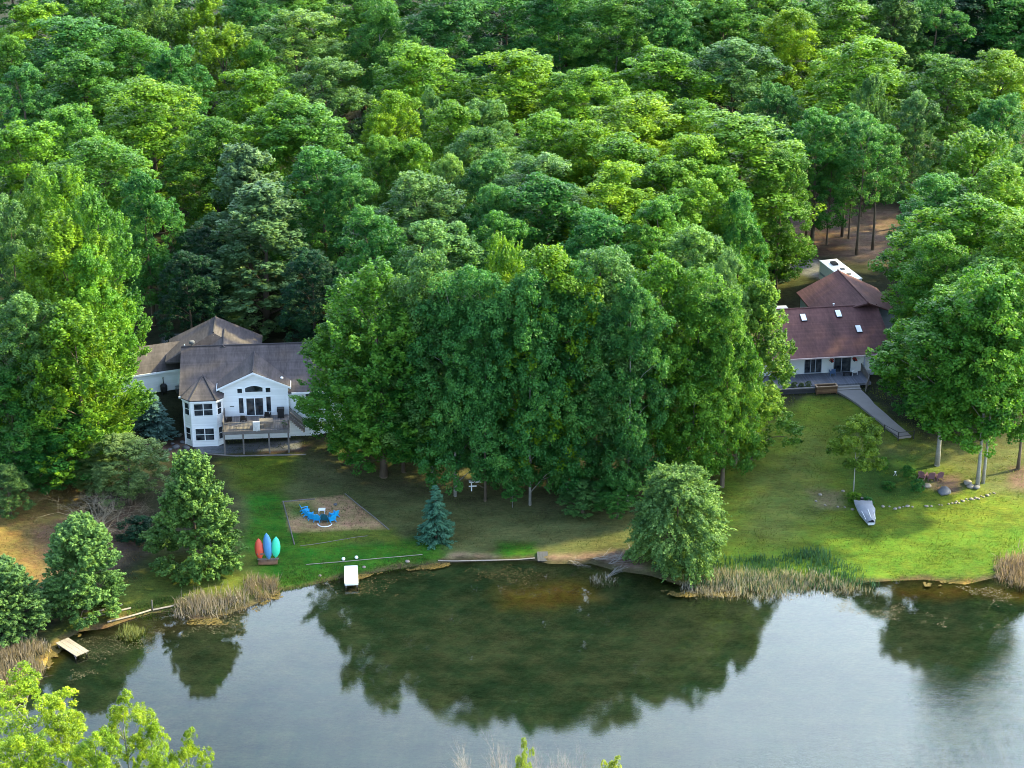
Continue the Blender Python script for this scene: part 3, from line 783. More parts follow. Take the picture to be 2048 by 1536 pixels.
FG = "trees of the wood behind the houses"
TREES = [
    # far edge of the wood, left to right
    ('round', 68, 6, 21, 130, 'Y', "yellow-green round tree at the far left top corner of the wood"),
    ('soft', 190, -22, 22, 150, 'G', "green tree on the back edge between the corner tree and the pale plumed tree"),
    ('plume', 305, -25, 22, 140, 'P', "pale spiky plumed tree at the back edge of the wood, left of centre"),
    ('plume', 405, -14, 21, 120, 'Y', "yellowish plumed tree at the back edge beside the pale spiky one"),
    ('soft', 500, -30, 22, 130, 'T', "grey-green tree on the back edge behind the tall bright lime tree"),
    ('soft', 590, 16, 22, 180, 'P', "soft pale yellow-green tree on the back edge, tall behind two small crowns"),
    ('soft', 720, -35, 23, 150, 'G', "dull green tree on the back edge right of the soft pale one"),
    ('curtain', 760, -12, 24, 111, 'T', "tall blue-green tree with narrow head, left one of the back row gap"),
    ('curtain', 890, -30, 24, 172, 'T', "broad blue-green tree leafy to its foot, left of the pale trunk gap"),
    ('tall', 1010, -30, 23, 140, 'D', "dark tree standing in the gap of the back row over pale trunks"),
    ('curtain', 1120, -35, 24, 146, 'T', "tall grey-green tree with thin pale trunks showing at its foot"),
    ('curtain', 1235, -20, 24, 146, 'G', "tall even green tree on the back row right of the pale trunks"),
    ('curtain', 1340, -30, 24, 137, 'T', "blue-green back row tree above the round grey-green crown"),
    ('soft', 1450, -14, 22, 150, 'G', "green back row tree at the left of the bright topped one"),
    ('round', 1585, 18, 21, 120, 'Y', "bright topped tree with a deeply shaded lower half, back row right"),
    ('round', 1695, -18, 22, 170, 'B', "bright green wide tree cut by the top edge, right of centre"),
    ('cone', 1790, -18, 21, 130, 'E', "grey-green upright tree on the back row beside a dark opening"),
    ('soft', 1875, -14, 20, 120, 'T', "feathery tree overhanging the brown clearing at the back"),
    ('round', 2035, -10, 19, 150, 'D', "dark blue-green tree in the far right top corner"),
    # second rank
    ('soft', 8, 70, 21, 110, 'G', "medium green tree cut by the left edge under the yellow corner tree"),
    ('round', 145, 36, 22, 190, 'T', "wide blue-green tree just in front of the yellow corner tree"),
    ('round', 258, 62, 21, 150, 'G', "green lumpy tree below the pale spiky plumes"),
    ('soft', 340, 92, 21, 120, 'D', "dark tree hemmed in between lumpy green crowns and the lime tree"),
    ('plume', 443, 50, 21, 150, 'Y', "tall bright lime tree standing out in the upper left of the wood"),
    ('round', 517, 86, 19, 95, 'G', "small green crown tucked against the right of the lime tree"),
    ('soft', 652, 112, 21, 150, 'E', "round grey-green tree under the soft pale back edge tree"),
    ('round', 832, 88, 21, 185, 'B', "bright round tree, leftmost of the sunlit domes across the middle"),
    ('round', 1030, 102, 21, 190, 'Y', "brightest round dome in the upper middle of the wood"),
    ('round', 1175, 138, 20, 150, 'B', "sunlit lumpy tree right below the gap of pale trunks"),
    ('round', 1335, 98, 21, 190, 'B', "broad bright tree left of the round grey-green dome"),
    ('soft', 1465, 74, 22, 190, 'E', "large round grey-green dome in the upper right middle"),
    ('soft', 1556, 165, 18, 90, 'T', "small grey tree hanging over the dark gap right of the round dome"),
    ('round', 1725, 80, 23, 200, 'B', "high bright topped tree above the tall bare trunks of the clearing"),
    ('plume', 1742, 150, 21, 90, 'E', "spiky pale green tree in front of the high bright topped one"),
    ('round', 1900, 114, 21, 160, 'G', "green tree right of the high bright tree, below the brown clearing"),
    ('round', 2005, 104, 21, 150, 'Y', "yellow-topped tree at the right edge in the upper wood"),
    # third rank
    ('soft', 40, 126, 21, 120, 'T', "blue-green tree with short plumes, second row down at the left edge"),
    ('round', 165, 112, 21, 170, 'G', "leafy green tree in the upper left, behind the big glossy maple"),
    ('round', 300, 160, 22, 210, 'B', "big glossy bright maple in the left upper wood"),
    ('round', 508, 140, 20, 150, 'B', "sunlit tree right below the lime tree"),
    ('soft', 600, 192, 22, 190, 'G', "broad green tree left of the wood's middle, rising behind the cone tree"),
    ('round', 785, 182, 20, 105, 'Y', "small yellow-topped crown between two larger green trees, left of the middle"),
    ('plume', 868, 176, 19, 80, 'E', "narrow spiky grey crown right of the small yellow-topped one"),
    ('round', 912, 208, 20, 140, 'B', "bright knobbly tree below the two sunlit domes"),
    ('soft', 968, 196, 19, 120, 'E', "grey-green tree between the knobbly one and the wide sunlit one"),
    ('round', 1105, 226, 20, 170, 'B', "wide sunlit tree at the very middle of the upper wood"),
    ('round', 1182, 248, 20, 140, 'Y', "yellow-tipped tree right of the wide sunlit one"),
    ('round', 1285, 196, 21, 200, 'Y', "large bright dome in the right middle of the wood"),
    ('round', 1372, 200, 20, 150, 'B', "bright tree at the back of the long sunlit slope of crowns"),
    ('soft', 1640, 215, 20, 120, 'D', "dark slim tree beside the shaded hollow above the clearing"),
    ('soft', 1836, 180, 20, 100, 'E', "slim pale tree between the clearing trunks and the right hand trees"),
    ('soft', 2000, 190, 20, 120, 'T', "blue-green tree under the yellow-topped right edge one"),
    # fourth rank
    ('round', 147, 214, 21, 160, 'G', "rounded green tree left of the glossy maple and lower"),
    ('round', 48, 250, 21, 170, 'B', "rounded bright tree at the left edge above the plumed trees"),
    ('round', 195, 280, 21, 190, 'G', "large rounded tree hanging over the dark hollow at left"),
    ('round', 425, 236, 20, 140, 'G', "green tree in the left middle, behind the grey cone"),
    ('round', 532, 222, 20, 160, 'B', "bright lumpy tree right behind the grey cone"),
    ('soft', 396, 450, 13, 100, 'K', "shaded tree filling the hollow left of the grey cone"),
    ('soft', 640, 290, 21, 170, 'D', "dark green tree right of the grey cone, over the shadowed hollow"),
    ('soft', 768, 268, 20, 100, 'G', "slender green tree at the centre-left of the wood"),
    ('round', 820, 280, 19, 110, 'B', "small sunlit crown beside the slender centre-left tree"),
    ('round', 958, 258, 20, 130, 'E', "beige-tinted tree in the middle of the wood"),
    ('round', 1250, 278, 20, 200, 'B', "wide bright tree on the sunlit slope, above the yellow one"),
    ('round', 1385, 270, 21, 170, 'Y', "bright yellow-green tree at the upper right of the slope"),
    ('round', 1480, 230, 22, 240, 'B', "great bright tree at the right end of the slope, over the clearing"),
    ('round', 1565, 300, 19, 110, 'G', "shaded side tree drooping beside the clearing"),
    ('cone', 488, 286, 20, 150, (.110, .195, .080), "slim grey-green cone rising behind the white house"),
    ('round', 285, 345, 20, 110, 'D', "dark oak at the left edge of the shadowed hollow"),
    ('plume', 1955, 262, 20, 190, 'B', "bright tree below dead twigs in the right upper part"),
    ('plume', 2055, 300, 20, 150, 'P', "pale green plumed tree cut by the right edge"),
    # fifth rank
    ('soft', 705, 345, 19, 110, 'T', "dusky tree beside the hollow behind the front grove"),
    ('soft', 893, 306, 20, 105, 'P', "pale dappled tree, small, left of the grey-green pair"),
    ('soft', 975, 308, 20, 125, 'T', "grey-teal tree, left one of the grey-green pair in the middle"),
    ('soft', 1075, 304, 21, 180, 'E', "soft grey-green tree, larger one of the pair in the middle"),
    ('round', 1237, 330, 21, 190, 'Y', "yellow-crowned tree in the middle right, standing over darker ones"),
    ('round', 1345, 320, 20, 160, 'B', "bright clumpy tree below the yellow-green slope top"),
    ('round', 1430, 335, 20, 150, 'B', "sunlit tree at the foot of the great bright one"),
    ('soft', 840, 340, 21, 190, 'E', "big greyish feathery tree behind the left end of the front grove"),
    ('soft', 985, 366, 20, 105, 'T', "narrow bluish tree between two broad crowns behind the front grove"),
    ('round', 1100, 356, 21, 200, 'D', "dark full tree behind the middle of the front grove"),
    ('soft', 1320, 392, 21, 150, 'G', "green tree behind the right half of the front grove"),
    ('soft', 1385, 360, 20, 150, 'B', "light-tipped tree between the slope and the front grove"),
    ('round', 1484, 385, 19, 90, 'T', "dull tree hanging left of the dirt clearing"),
    ('cone', 520, 368, 18.5, 215, (.090, .180, .062), "big grey-green cone tree directly behind the white house"),
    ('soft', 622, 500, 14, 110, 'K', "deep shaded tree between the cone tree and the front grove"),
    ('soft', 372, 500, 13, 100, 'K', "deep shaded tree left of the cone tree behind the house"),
    ('soft', 745, 415, 21, 140, 'D', "dark green tree just behind the plumed end of the front grove"),
    ('soft', 880, 440, 21, 180, 'E', "greyish round tree rising behind the front grove's left half"),
    ('soft', 1000, 420, 20, 120, 'D', "dark green tree showing between greyish and yellow crowns"),
    ('round', 1200, 425, 20, 150, 'D', "dark shaded tree right behind the grove's yellow crown"),
    ('soft', 1385, 448, 21, 165, 'P', "pale light-green tree behind the grove's right end"),
    # right hand grove
    ('soft', 1885, 345, 20, 150, 'D', "dark tree at the right, bordering the dirt clearing"),
    ('round', 2010, 330, 21, 170, 'B', "bright full tree on the right edge below the pale plumes"),
    ('round', 1945, 392, 21, 230, 'B', "large sunlit tree on the right, its crown lobed like a cloud"),
    ('round', 1888, 470, 19, 150, 'G', "green tree leaning over the red roof from the right"),
    ('round', 2050, 440, 21, 180, 'B', "bright tree cut by the right edge behind the lawn trees"),
    ('round', 1990, 520, 19, 200, 'G', "full green tree right behind the two lawn trees"),
    # left hand grove
    ('plume', 60, 332, 24, 120, 'P', "pale upswept tree at the left edge, tallest of the left plumes"),
    ('plume', 125, 338, 25, 160, 'B', "bright upswept plumed tree, second in from the left edge"),
    ('plume', 186, 382, 25, 145, 'G', "green plumed tree on the right flank of the left grove"),
    ('soft', 12, 400, 24, 130, 'E', "grey-green tree cut by the left edge below the pale plumes"),
    ('plume', 118, 434, 24, 210, 'Y', "brilliant yellow-green tree in the middle of the left grove"),
    ('round', 172, 500, 22, 130, 'B', "yellow-green tree at the right side of the left grove"),
    ('soft', 42, 582, 21, 170, 'E', "grey-green soft tree low in the left grove"),
    ('plume', 140, 612, 20, 205, 'B', "low bright tree in front of the left grove, leafy to the ground"),
    ('plume', 178, 655, 16, 100, 'Y', "small bright tree at the right foot of the left grove, beside the garage"),
    ('round', 12, 740, 13, 150, 'D', "dark bluish tree at the lower left edge of the grove"),
    ('round', 100, 815, 8.5, 170, 'D', "low dark tree at the foot of the left grove"),
    # front grove by the lake
    ('plume', 755, 514, 25.5, 230, 'G', "front grove's left end tree with plumes fanning towards the white house"),
    ('curtain', 858, 506, 26.5, 160, 'E', "greyish edge tree, second from the left in the front grove"),
    ('curtain', 905, 548, 25.5, 160, 'T', "tall blue-green edge tree with a pale stem showing through"),
    ('curtain', 968, 538, 26.5, 139, 'T', "blue-green edge tree left of the grove's tallest top"),
    ('plume', 1006, 474, 27.5, 120, 'B', "bright pointed top, tallest of the front grove"),
    ('round', 1105, 498, 27.5, 190, 'Y', "yellow-crowned tree at the top centre of the front grove"),
    ('curtain', 1062, 545, 26.5, 139, 'T', "edge tree with long hanging clusters below the yellow crown"),
    ('curtain', 1140, 530, 26.5, 150, 'D', "dark edge tree at the middle of the front grove"),
    ('curtain', 1217, 488, 27.5, 182, 'E', "greyish tall edge tree right of the yellow crown"),
    ('curtain', 1265, 560, 25.5, 129, 'T', "shaded edge tree left of the bright knobbly one in the front grove"),
    ('round', 1341, 518, 25.5, 160, 'B', "bright knobbly tree in the right part of the front grove"),
    ('curtain', 1400, 545, 24.5, 150, 'G', "thin-leaved tree at the right of the front grove with a dark trunk"),
    ('soft', 1455, 505, 24.5, 100, 'E', "soft greyish tree leaning over the red roof from the left"),
    ('round', 1462, 585, 22.5, 105, 'G', "green tree between the knobbly one and the tall bright lawn tree"),
    ('curtain', 800, 640, 18, 182, 'D', "dark lower tree in the left front of the grove"),
    ('round', 690, 615, 18.5, 150, 'G', "leafy tree on the grove's left flank, overhanging the house's side"),
    # the wood goes on behind the top of the view
    ('round', 1330, -60, 23, 190, 'G', "green tree filling the top edge over the wood's right middle"),
    ('round', 1130, -70, 23, 190, 'T', "shaded green tree at the top edge just above the thin pale trunks"),
    ('soft', 570, -70, 23, 180, 'G', "green tree at the top edge between two soft pale crowns"),
    ('round', 1500, -60, 23, 190, 'G', "green tree at the top edge left of the bright topped one"),
    ('soft', 20, -90, 22, 190, 'T', "dusky tree at the top left, mostly hidden by the yellow corner tree"),
    ('round', 240, -95, 22, 200, 'T', "dusky tree seen only between the pale plumes at the top edge"),
    ('soft', 470, -100, 22, 200, 'D', "dusky tree behind the yellowish plumed one at the top edge"),
    ('round', 660, -95, 22, 200, 'T', "dusky tree filling the top edge left of the blue-green pair"),
    ('curtain', 820, -95, 23, 163, 'T', "dark tall tree glimpsed between the blue-green pair at the top"),
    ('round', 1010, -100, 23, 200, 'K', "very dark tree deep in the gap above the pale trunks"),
    ('curtain', 1180, -95, 23, 172, 'T', "dusky tall tree deep behind the even green back row"),
    ('round', 1400, -90, 22, 220, 'T', "dusky tree deep behind the blue-green back row, right of centre"),
    ('soft', 1560, -85, 22, 200, 'D', "dusky tree at the top edge behind the bright topped one"),
    ('round', 1770, -95, 22, 200, 'D', "dusky tree at the top edge behind the grey-green upright one"),
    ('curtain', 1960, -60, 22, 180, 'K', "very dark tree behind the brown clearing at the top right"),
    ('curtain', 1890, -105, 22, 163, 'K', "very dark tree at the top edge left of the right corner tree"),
    ('round', 2130, -60, 22, 220, 'D', "dark tree cut by the right edge at the top corner"),
]
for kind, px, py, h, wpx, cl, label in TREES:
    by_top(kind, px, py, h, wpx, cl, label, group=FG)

# tall bare-stemmed trees of the dirt clearing
for fx, fy, h, wpx, lab in [(1612, 478, 17, 90, "thin trunked tree standing alone at the left of the dirt clearing"),
                            (1653, 490, 17, 70, "slight young tree with short side twigs in the dirt clearing"),
                            (1684, 474, 19, 110, "stout dark trunked tree with flared foot in the dirt clearing"),
                            (1697, 478, 17, 70, "slender tree close behind the stout dark one in the clearing"),
                            (1713, 510, 20, 110, "tall dark trunked tree nearest the trailer in the clearing"),
                            (1745, 500, 18, 110, "leafy tall tree at the right side of the dirt clearing")]:
    by_foot('tall', fx, fy, h, wpx, 'T', lab, group="tall trees of the dirt clearing", pale=None)
for fx, fy, h, wpx, lab in [(1514, 560, 5, 46, "small thin conifer at the far left of the grass island behind the red roof"),
                            (1545, 562, 5.5, 40, "small thin conifer in the middle of the grass island behind the red roof"),
                            (1565, 556, 5.5, 36, "small thin conifer on the right of the grass island, nearest the drive")]:
    by_foot('spruce', fx, fy, h, wpx, 'K', lab, group="small conifers on the grass island")

# lawn trees
by_foot('lawn', 1874, 930, 20.5, 275, 'G', "lawn tree with a single pale leaning trunk behind the plum chairs", pale=True, cat='tree')
by_foot('lawn', 1955, 972, 25, 245, 'G', "lawn tree on twin pale trunks beside white stones", pale=True)
by_foot('lawn', 1966, 966, 22.5, 190, 'G', "second stem of the twin pale lawn trees, slightly behind", pale=True)
by_foot('round', 1856, 850, 13.5, 150, 'D', "full dark tree between the walkway and the lawn trees")
by_foot('tall', 2036, 938, 16, 130, 'D', "dark slim tree at the right edge of the lawn")
by_foot('young', 1706, 990, 9.2, 112, (.14, .22, .02), "young layered tree with thin pale stem on the right lawn")
by_foot('cone', 1506, 918, 21.5, 165, (.105, .215, .030), "tall light green lawn tree left of the red roofed house")
by_foot('soft', 1470, 926, 13, 140, 'B', "lower leafy tree on a short dark trunk left of the right lawn", pale=None)
by_foot('willow', 1352, 1134, 11.3, 196, (.100, .200, .044), "drooping willow on the shore between the two lawns")
by_foot('spruce', 872, 1078, 6.2, 76, (.038, .115, .062), "blue spruce standing alone on the lawn by the sand court")
by_foot('spruce', 307, 868, 5.2, 84, (.050, .110, .085), "blue-green spruce under the left grove beside the white house", var=1)
by_foot('pine', 396, 1138, 13.0, 178, (.078, .160, .030), "large light green pine behind the kayak rack", var=0)
by_foot('pine', 172, 1222, 10.2, 165, (.090, .185, .036), "dense conical pine near the left wooden dock", var=1)
by_foot('pine', 20, 1262, 7.5, 170, (.075, .150, .036), "dark bushy pine at the left edge above the tan reeds", var=0)
by_foot('round', 22, 1032, 6.0, 90, (.050, .120, .040), "small shaded tree at the left edge by the gold grass")
by_foot('soft', 262, 1010, 8.0, 165, (.095, .165, .046), "grey-green loose tree between the dead tree and the big pine")
by_foot('soft', 205, 985, 5.0, 130, (.095, .160, .044), "low grey-green tree behind the dead tree")
by_foot('bush', 275, 1075, 2.3, 80, 'K', "dark low shrub in the shade left of the big pine")
by_foot('soft', 1165, 1030, 4.2, 95, 'E', "pale leafy small tree at the grove's foot left of the willow")
by_foot('soft', 1235, 1035, 5.0, 95, 'T', "bluish small tree between the grove and the willow")
by_foot('young', 1025, 1015, 3.2, 45, 'T', "sapling at the foot of the grove right of the white sign post")
by_foot('bush', 1130, 985, 3.2, 75, 'D', "dark shrub under the middle of the grove")
by_foot('bush', 1225, 1000, 3.4, 85, 'D', "dark shrub in the hollow of the grove near the willow")
for fx, fy, h, wpx, cl, lab in [(1767, 938, 1.5, 24, 'G', "round bush with yellow tips left of the white flower stand"),
                                (1816, 955, 1.5, 30, 'D', "dark bush left of the plum chairs"),
                                (1775, 978, 1.0, 28, 'D', "low bush in the bed below the white flower stand"),
                                (1834, 980, 1.3, 30, 'D', "low bush beside the white rock by the fire circle"),
                                (1706, 1003, 1.2, 30, 'B', "yellowish bush at the foot of the young tree"),
                                (1733, 1012, 1.1, 28, 'D', "dark bush behind the covered boat")]:
    by_foot('bush', fx, fy, h, wpx, cl, lab, group="bushes of the lawn bed")

# near bank tops along the lower edge
for fx, fy, h, wpx, lab in [(42, 1352, 15, 190, "bright leafy tree top filling the lower left corner"),
                            (110, 1398, 15, 120, "bright tree top beside the corner one, reaching over the water"),
                            (245, 1388, 15, 120, "tallest bright tree top at lower left with a forked head"),
                            (300, 1438, 13, 70, "small bright leafy top right of the forked one"),
                            (190, 1462, 14, 110, "leafy top in front of the forked tree"),
                            (372, 1458, 14, 85, "rounded bright top standing apart over the water"),
                            (320, 1505, 13, 90, "low leafy top between the forked and the rounded ones"),
                            (40, 1470, 14, 170, "leafy near top at the bottom left corner")]:
    by_top('near', fx, fy, h, wpx, (.165, .265, .010), lab, group="near bank tree tops", pale=True)

x, y, z = at(190, 1075)
t = bare(8, 7.0, .8, M_dead, 6, .06, 6); t.v = [(a * 1.5, b_ * 1.5, c_ * .85) for a, b_, c_ in t.v]; t = t.build("dead_tree", pmat("olive_dead_wood", (.17, .145, .10), .9, .3, 4, .2)); t.location = (x, y, z)
tag(t, "leafless grey dead tree spreading beside the conical pine", "tree")
t['kind'] = 'thing'
for fx, fy, h, sd, lab in [(1010, 1486, 12, 21, "bare twiggy shrub at the bottom edge, left of the lime sprig"), (1090, 1494, 12, 22, "bare twiggy shrub at the bottom edge, the middle one"),
                           (1165, 1490, 12, 23, "bare twiggy shrub at the bottom edge, the right one")]:
    x, y, z = at(fx, fy, h)
    t = bare(sd, h * 1.02, .26, M_dead, 5, .085, 5).build("bare_shrub", M_dead); t.location = (x, y, z)
    tag(t, lab, "shrub", "bare twigs of the near bank")
for fx, fy, h, wpx, lab in [(1050, 1478, 13, 45, "lime green sprig rising among bare twigs at the bottom"),
                            (1225, 1510, 12, 50, "small lime sprig right of the bare twigs at the bottom")]:
    by_top('near', fx, fy, h, wpx, (.22, .28, .03), lab, group="lime sprigs of the near bank", name='shrub')
x, y, z = at(1915, 225, 21)
t = bare(31, 20, .30, M_dead, 4, .14, 2).build("dead_tree", M_dead); t.location = (x, y, z)
tag(t, "dead grey twigs standing above the bright tree at upper right", "tree")
# ------------------------------------------------------------------ shared house pieces
def frame_at(x, y, z, ang=0.0):
    return Matrix.Translation((x, y, z)) @ Matrix.Rotation(ang, 4, 'Z')


def window(parent, x, y, z, w, h, ang=0.0, mull=(), rails=(), name='window', fmat=None, fw=.07, arch=0.0):
    """window centred on a wall point; the wall faces local -y turned by ang"""
    M = frame_at(x, y, z, ang)
    f = MB(M)
    f.box(-w / 2 - fw, -w / 2, -.07, .02, -h / 2 - fw, h / 2 + (0 if arch else fw)); f.box(w / 2, w / 2 + fw, -.07, .02, -h / 2 - fw, h / 2 + (0 if arch else fw))
    f.box(-w / 2, w / 2, -.07, .02, -h / 2 - fw, -h / 2)
    if arch:
        n = 8
        top = [(-w / 2 + w * i / n, h / 2 + arch * (1 - (2 * i / n - 1) ** 2)) for i in range(n + 1)]
        for (a, b), (c, d) in zip(top[:-1], top[1:]):
            f.slab([(a, -.07, b), (c, -.07, d), (c, -.07, d + fw), (a, -.07, b + fw)], .09, (0, 1, 0))
    else:
        f.box(-w / 2, w / 2, -.07, .02, h / 2, h / 2 + fw)
    for m in mull: f.box(m - .045, m + .045, -.065, .02, -h / 2, h / 2)
    for r in rails: f.box(-w / 2, w / 2, -.06, .02, r - .025, r + .025)
    o = f.build(name, fmat or M_trim, parent)
    g = MB(M)
    if arch:
        g.slab([(-w / 2, -.025, -h / 2), (w / 2, -.025, -h / 2)] + [(a, -.025, b) for a, b in top[::-1]], .02, (0, 1, 0))
    else:
        g.box(-w / 2, w / 2, -.025, -.004, -h / 2, h / 2)
    g.build('pane', M_glass, o)
    return o


def pent_x(mb, x0, x1, prof):       # profile (y,z) pushed along x
    mb.slab([(x0, y, z) for y, z in prof], x1 - x0, (1, 0, 0))


def pent_y(mb, y0, y1, prof):       # profile (x,z) pushed along y
    mb.slab([(x, y0, z) for x, z in prof], y1 - y0, (0, 1, 0))


# ------------------------------------------------------------------ white house on the left
Hs = empty("white_house", HL, HL_YAW, "white two storey house with taupe roofs, gable front and raised wooden deck", "house")
wl = MB()
pent_y(wl, 0, 7.2, [(-3.75, -.6), (3.75, -.6), (3.75, 6.42), (0, 8.12), (-3.75, 6.42)])
pent_x(wl, -7.9, 11, [(.3, -.6), (12.6, -.6), (12.6, 5.55), (6.5, 8.55), (.3, 5.6)])
bay = [(-7.9, .3), (-7.9, -.75), (-7.0, -1.65), (-4.25, -1.65), (-3.55, -.95), (-3.55, .3)]
wl.slab([(x, y, 5.62) for x, y in bay], 6.2)
pent_y(wl, 9.4, 14.7, [(-9.8, -.2), (.2, -.2), (.2, 6.6), (-4.8, 9.05), (-9.8, 6.6)])
wl.build("wall", M_white, Hs)
wing = frame_at(-8.2, 8.9, 0, R(17))
wg = MB(wing); pent_x(wg, -9, 1.5, [(0, 1.5), (7.2, 1.5), (7.2, 5.5), (3.6, 7.15), (0, 5.5)])
tag(wg.build("wall", M_white, Hs), "white garage wing wall")
rf = MB(); T = .16


def zr(y): return 5.66 + (y + .25) * .468        # main front roof plane


rf.slab([(-8.35, -.25, 5.66), (-3.8, -.25, 5.66), (-3.8, 6.6, zr(6.6)), (-8.35, 6.6, zr(6.6))], T)
rf.slab([(3.8, -.25, 5.66), (11.3, -.25, 5.66), (11.3, 6.6, zr(6.6)), (3.8, 6.6, zr(6.6))], T)
rf.slab([(-3.795, .6, zr(.6)), (3.795, .6, zr(.6)), (3.795, 6.6, zr(6.6)), (-3.795, 6.6, zr(6.6))], T)
rf.slab([(-8.35, 6.605, zr(6.6)), (11.3, 6.605, zr(6.6)), (11.3, 13.2, 5.57), (-8.35, 13.2, 5.57)], T)
for s in (-1, 1):
    rf.slab([(0, -.42, 8.36), (s * 4.1, -.42, 6.48), (s * 4.1, 6.2, 6.48), (0, 6.2, 8.36)][::s], T)
A = (-5.75, 2.4, 7.02)
bo = [(-8.1, .1), (-8.1, -.85), (-7.1, -1.95), (-4.15, -1.95), (-3.35, -1.15), (-3.35, .1)]
for (a, b), (c, d) in zip(bo[:-1], bo[1:]):
    rf.slab([(a, b, 5.74), (c, d, 5.74), A], .12)
# rear cross gables and the hipped block
rf.slab([(-4.8, 9.6, 9.3), (-10.4, 7.6, 6.6), (-10.4, 14.9, 6.6), (-4.8, 14.9, 9.3)], T)
rf.slab([(-4.8, 9.6, 9.3), (-4.8, 14.9, 9.3), (.6, 14.9, 6.7), (.6, 7.6, 6.7)], T)
rf.slab([(-4.8, 9.6, 9.3), (.6, 7.6, 6.7), (-10.4, 7.6, 6.6)], T)
rf.slab([(-3.6, 6.3, 8.92), (-8.2, 6.3, 6.78), (-8.2, 11.8, 6.78), (-3.6, 11.8, 8.92)], T)
rf.slab([(-3.6, 6.3, 8.92), (-3.6, 11.8, 8.92), (1.0, 11.8, 6.78), (1.0, 6.3, 6.78)], T)
rfo = rf.build("roof", M_shingle, Hs)
rw = MB(wing)
rw.slab([(-9.3, -.35, 5.46), (2.2, -.35, 5.46), (2.2, 3.6, 7.32), (-9.3, 3.6, 7.32)], T)
rw.slab([(-9.3, 3.605, 7.32), (2.2, 3.605, 7.32), (2.2, 7.6, 5.46), (-9.3, 7.6, 5.46)], T)
tag(rw.build("roof", M_shingle, Hs), "taupe roof of the garage wing")
rc = MB()
for a, b in [((-8.35, 6.6, zr(6.6)), (11.3, 6.6, zr(6.6))), ((0, -.42, 8.36), (0, 6.0, 8.36)), ((-4.8, 9.6, 9.3), (-4.8, 14.9, 9.3)),
             ((-3.6, 6.3, 8.92), (-3.6, 11.8, 8.92)), (A, (-7.1, -1.95, 5.74)), (A, (-4.15, -1.95, 5.74))]:
    rc.tube([Vector(a) + Vector((0, 0, .01)), Vector(b) + Vector((0, 0, .01))], .10, 6)
rc.build("ridge_cap", M_ridge, rfo)
tr = MB()
for s in (-1, 1):
    tr.slab([(0, -.46, 8.30), (s * 4.16, -.46, 6.40), (s * 4.16, -.46, 6.16), (0, -.46, 8.06)][::s], .05, (0, 1, 0))
    tr.box(s * 4.13 - .04, s * 4.13 + .04, -.40, 4.0, 6.2, 6.42)
    tr.box(s * 3.78 - .06, s * 3.78 + .06, -.04, .06, -.3, 6.3)
tr.box(-8.4, -8.05, -.31, -.26, 5.40, 5.64); tr.box(4.2, 11.3, -.31, -.26, 5.42, 5.64)
for (a, b), (c, d) in zip(bo[:-1], bo[1:]):
    tr.slab([(a, b, 5.63), (c, d, 5.63), (c, d, 5.46), (a, b, 5.46)], .05, (0, 1, 0))
for x, y in [(-7.0, -1.65), (-4.25, -1.65), (-7.9, -.75)]: tr.box(x - .06, x + .06, y - .06, y + .06, -.4, 5.46)
tr.build("trim", M_trim, Hs)
tw = MB(wing); tw.box(-9.3, 1.3, -.42, -.36, 5.22, 5.44); tag(tw.build("trim", M_trim, Hs), "white gutter of the garage wing")
# windows
F = 2.9
window(Hs, 0, 0, 6.02, 1.95, .48, arch=.26)
window(Hs, -1.58, 0, 5.95, .52, .55); window(Hs, 1.58, 0, 5.95, .52, .55)
window(Hs, -1.5, 0, 4.15, .50, 1.85); window(Hs, 1.58, 0, 4.22, .50, 1.85)
dr = window(Hs, .02, 0, F + 1.06, 1.85, 2.08, mull=(0,), name='sliding_door')
for z in (F + 1.62, 1.50):
    window(Hs, -5.63, -1.65, z, 2.02, 1.42, mull=(0,), rails=(-.02,))
    window(Hs, -7.45, -1.20, z, .72, 1.42, ang=R(-45), rails=(0,))
    window(Hs, -3.90, -1.30, z, .55, 1.42, ang=R(45), rails=(0,))
window(Hs, 6.3, .3, 4.6, 1.1, 1.2, rails=(0,))
MB().box(-2.75, -2.3, -.05, -.004, 4.05, 4.12).build("wall_lamp", M_dark, Hs)
for i, x in enumerate((-1.2, .2)):
    window(Hs, x, 0, 1.55, .9, .5, name='window')
# roof pipes
p = MB(); p.lathe([(.09, 0), (.09, .75), (.17, .76), (.17, .92), (.05, .98)], 10, (3.15, .9, 6.15)); p.box(2.95, 3.35, .65, 1.15, 6.05, 6.22); p.build("chimney_pipe", M_whitepaint, rfo)
p = MB(); p.lathe([(.10, 0), (.10, .35), (.32, .4), (.36, .55), (.28, .70), (.1, .75)], 12, (-7.1, 6.75, 8.8)); p.build("roof_vent", M_grey_stone, rfo)
p = MB(); p.lathe([(.06, 0), (.06, .4)], 8, (-7.95, 6.7, 8.75)); p.build("vent_pipe", M_whitepaint, rfo)
# deck: floor, front beam, posts, railings, stairs
dk = MB(); dk.box(-3.45, 3.85, -4.2, -.02, F - .16, F - .04)
dko = dk.build("deck", M_wood, Hs)
bm = MB(); bm.box(-3.5, 3.9, -4.26, -4.2, F - .42, F - .02); bm.box(-3.5, -3.45, -4.2, -.02, F - .42, F - .02); bm.box(3.85, 3.9, -4.2, -.02, F - .42, F - .02)
bm.build("beam", M_wood_plain, dko)
for x in (-3.35, -1.25, 1.6, 3.75):
    b = MB(); b.box(x - .09, x + .09, -4.16, -3.98, -.5, F - .2); b.build("post", M_wood_plain, dko)


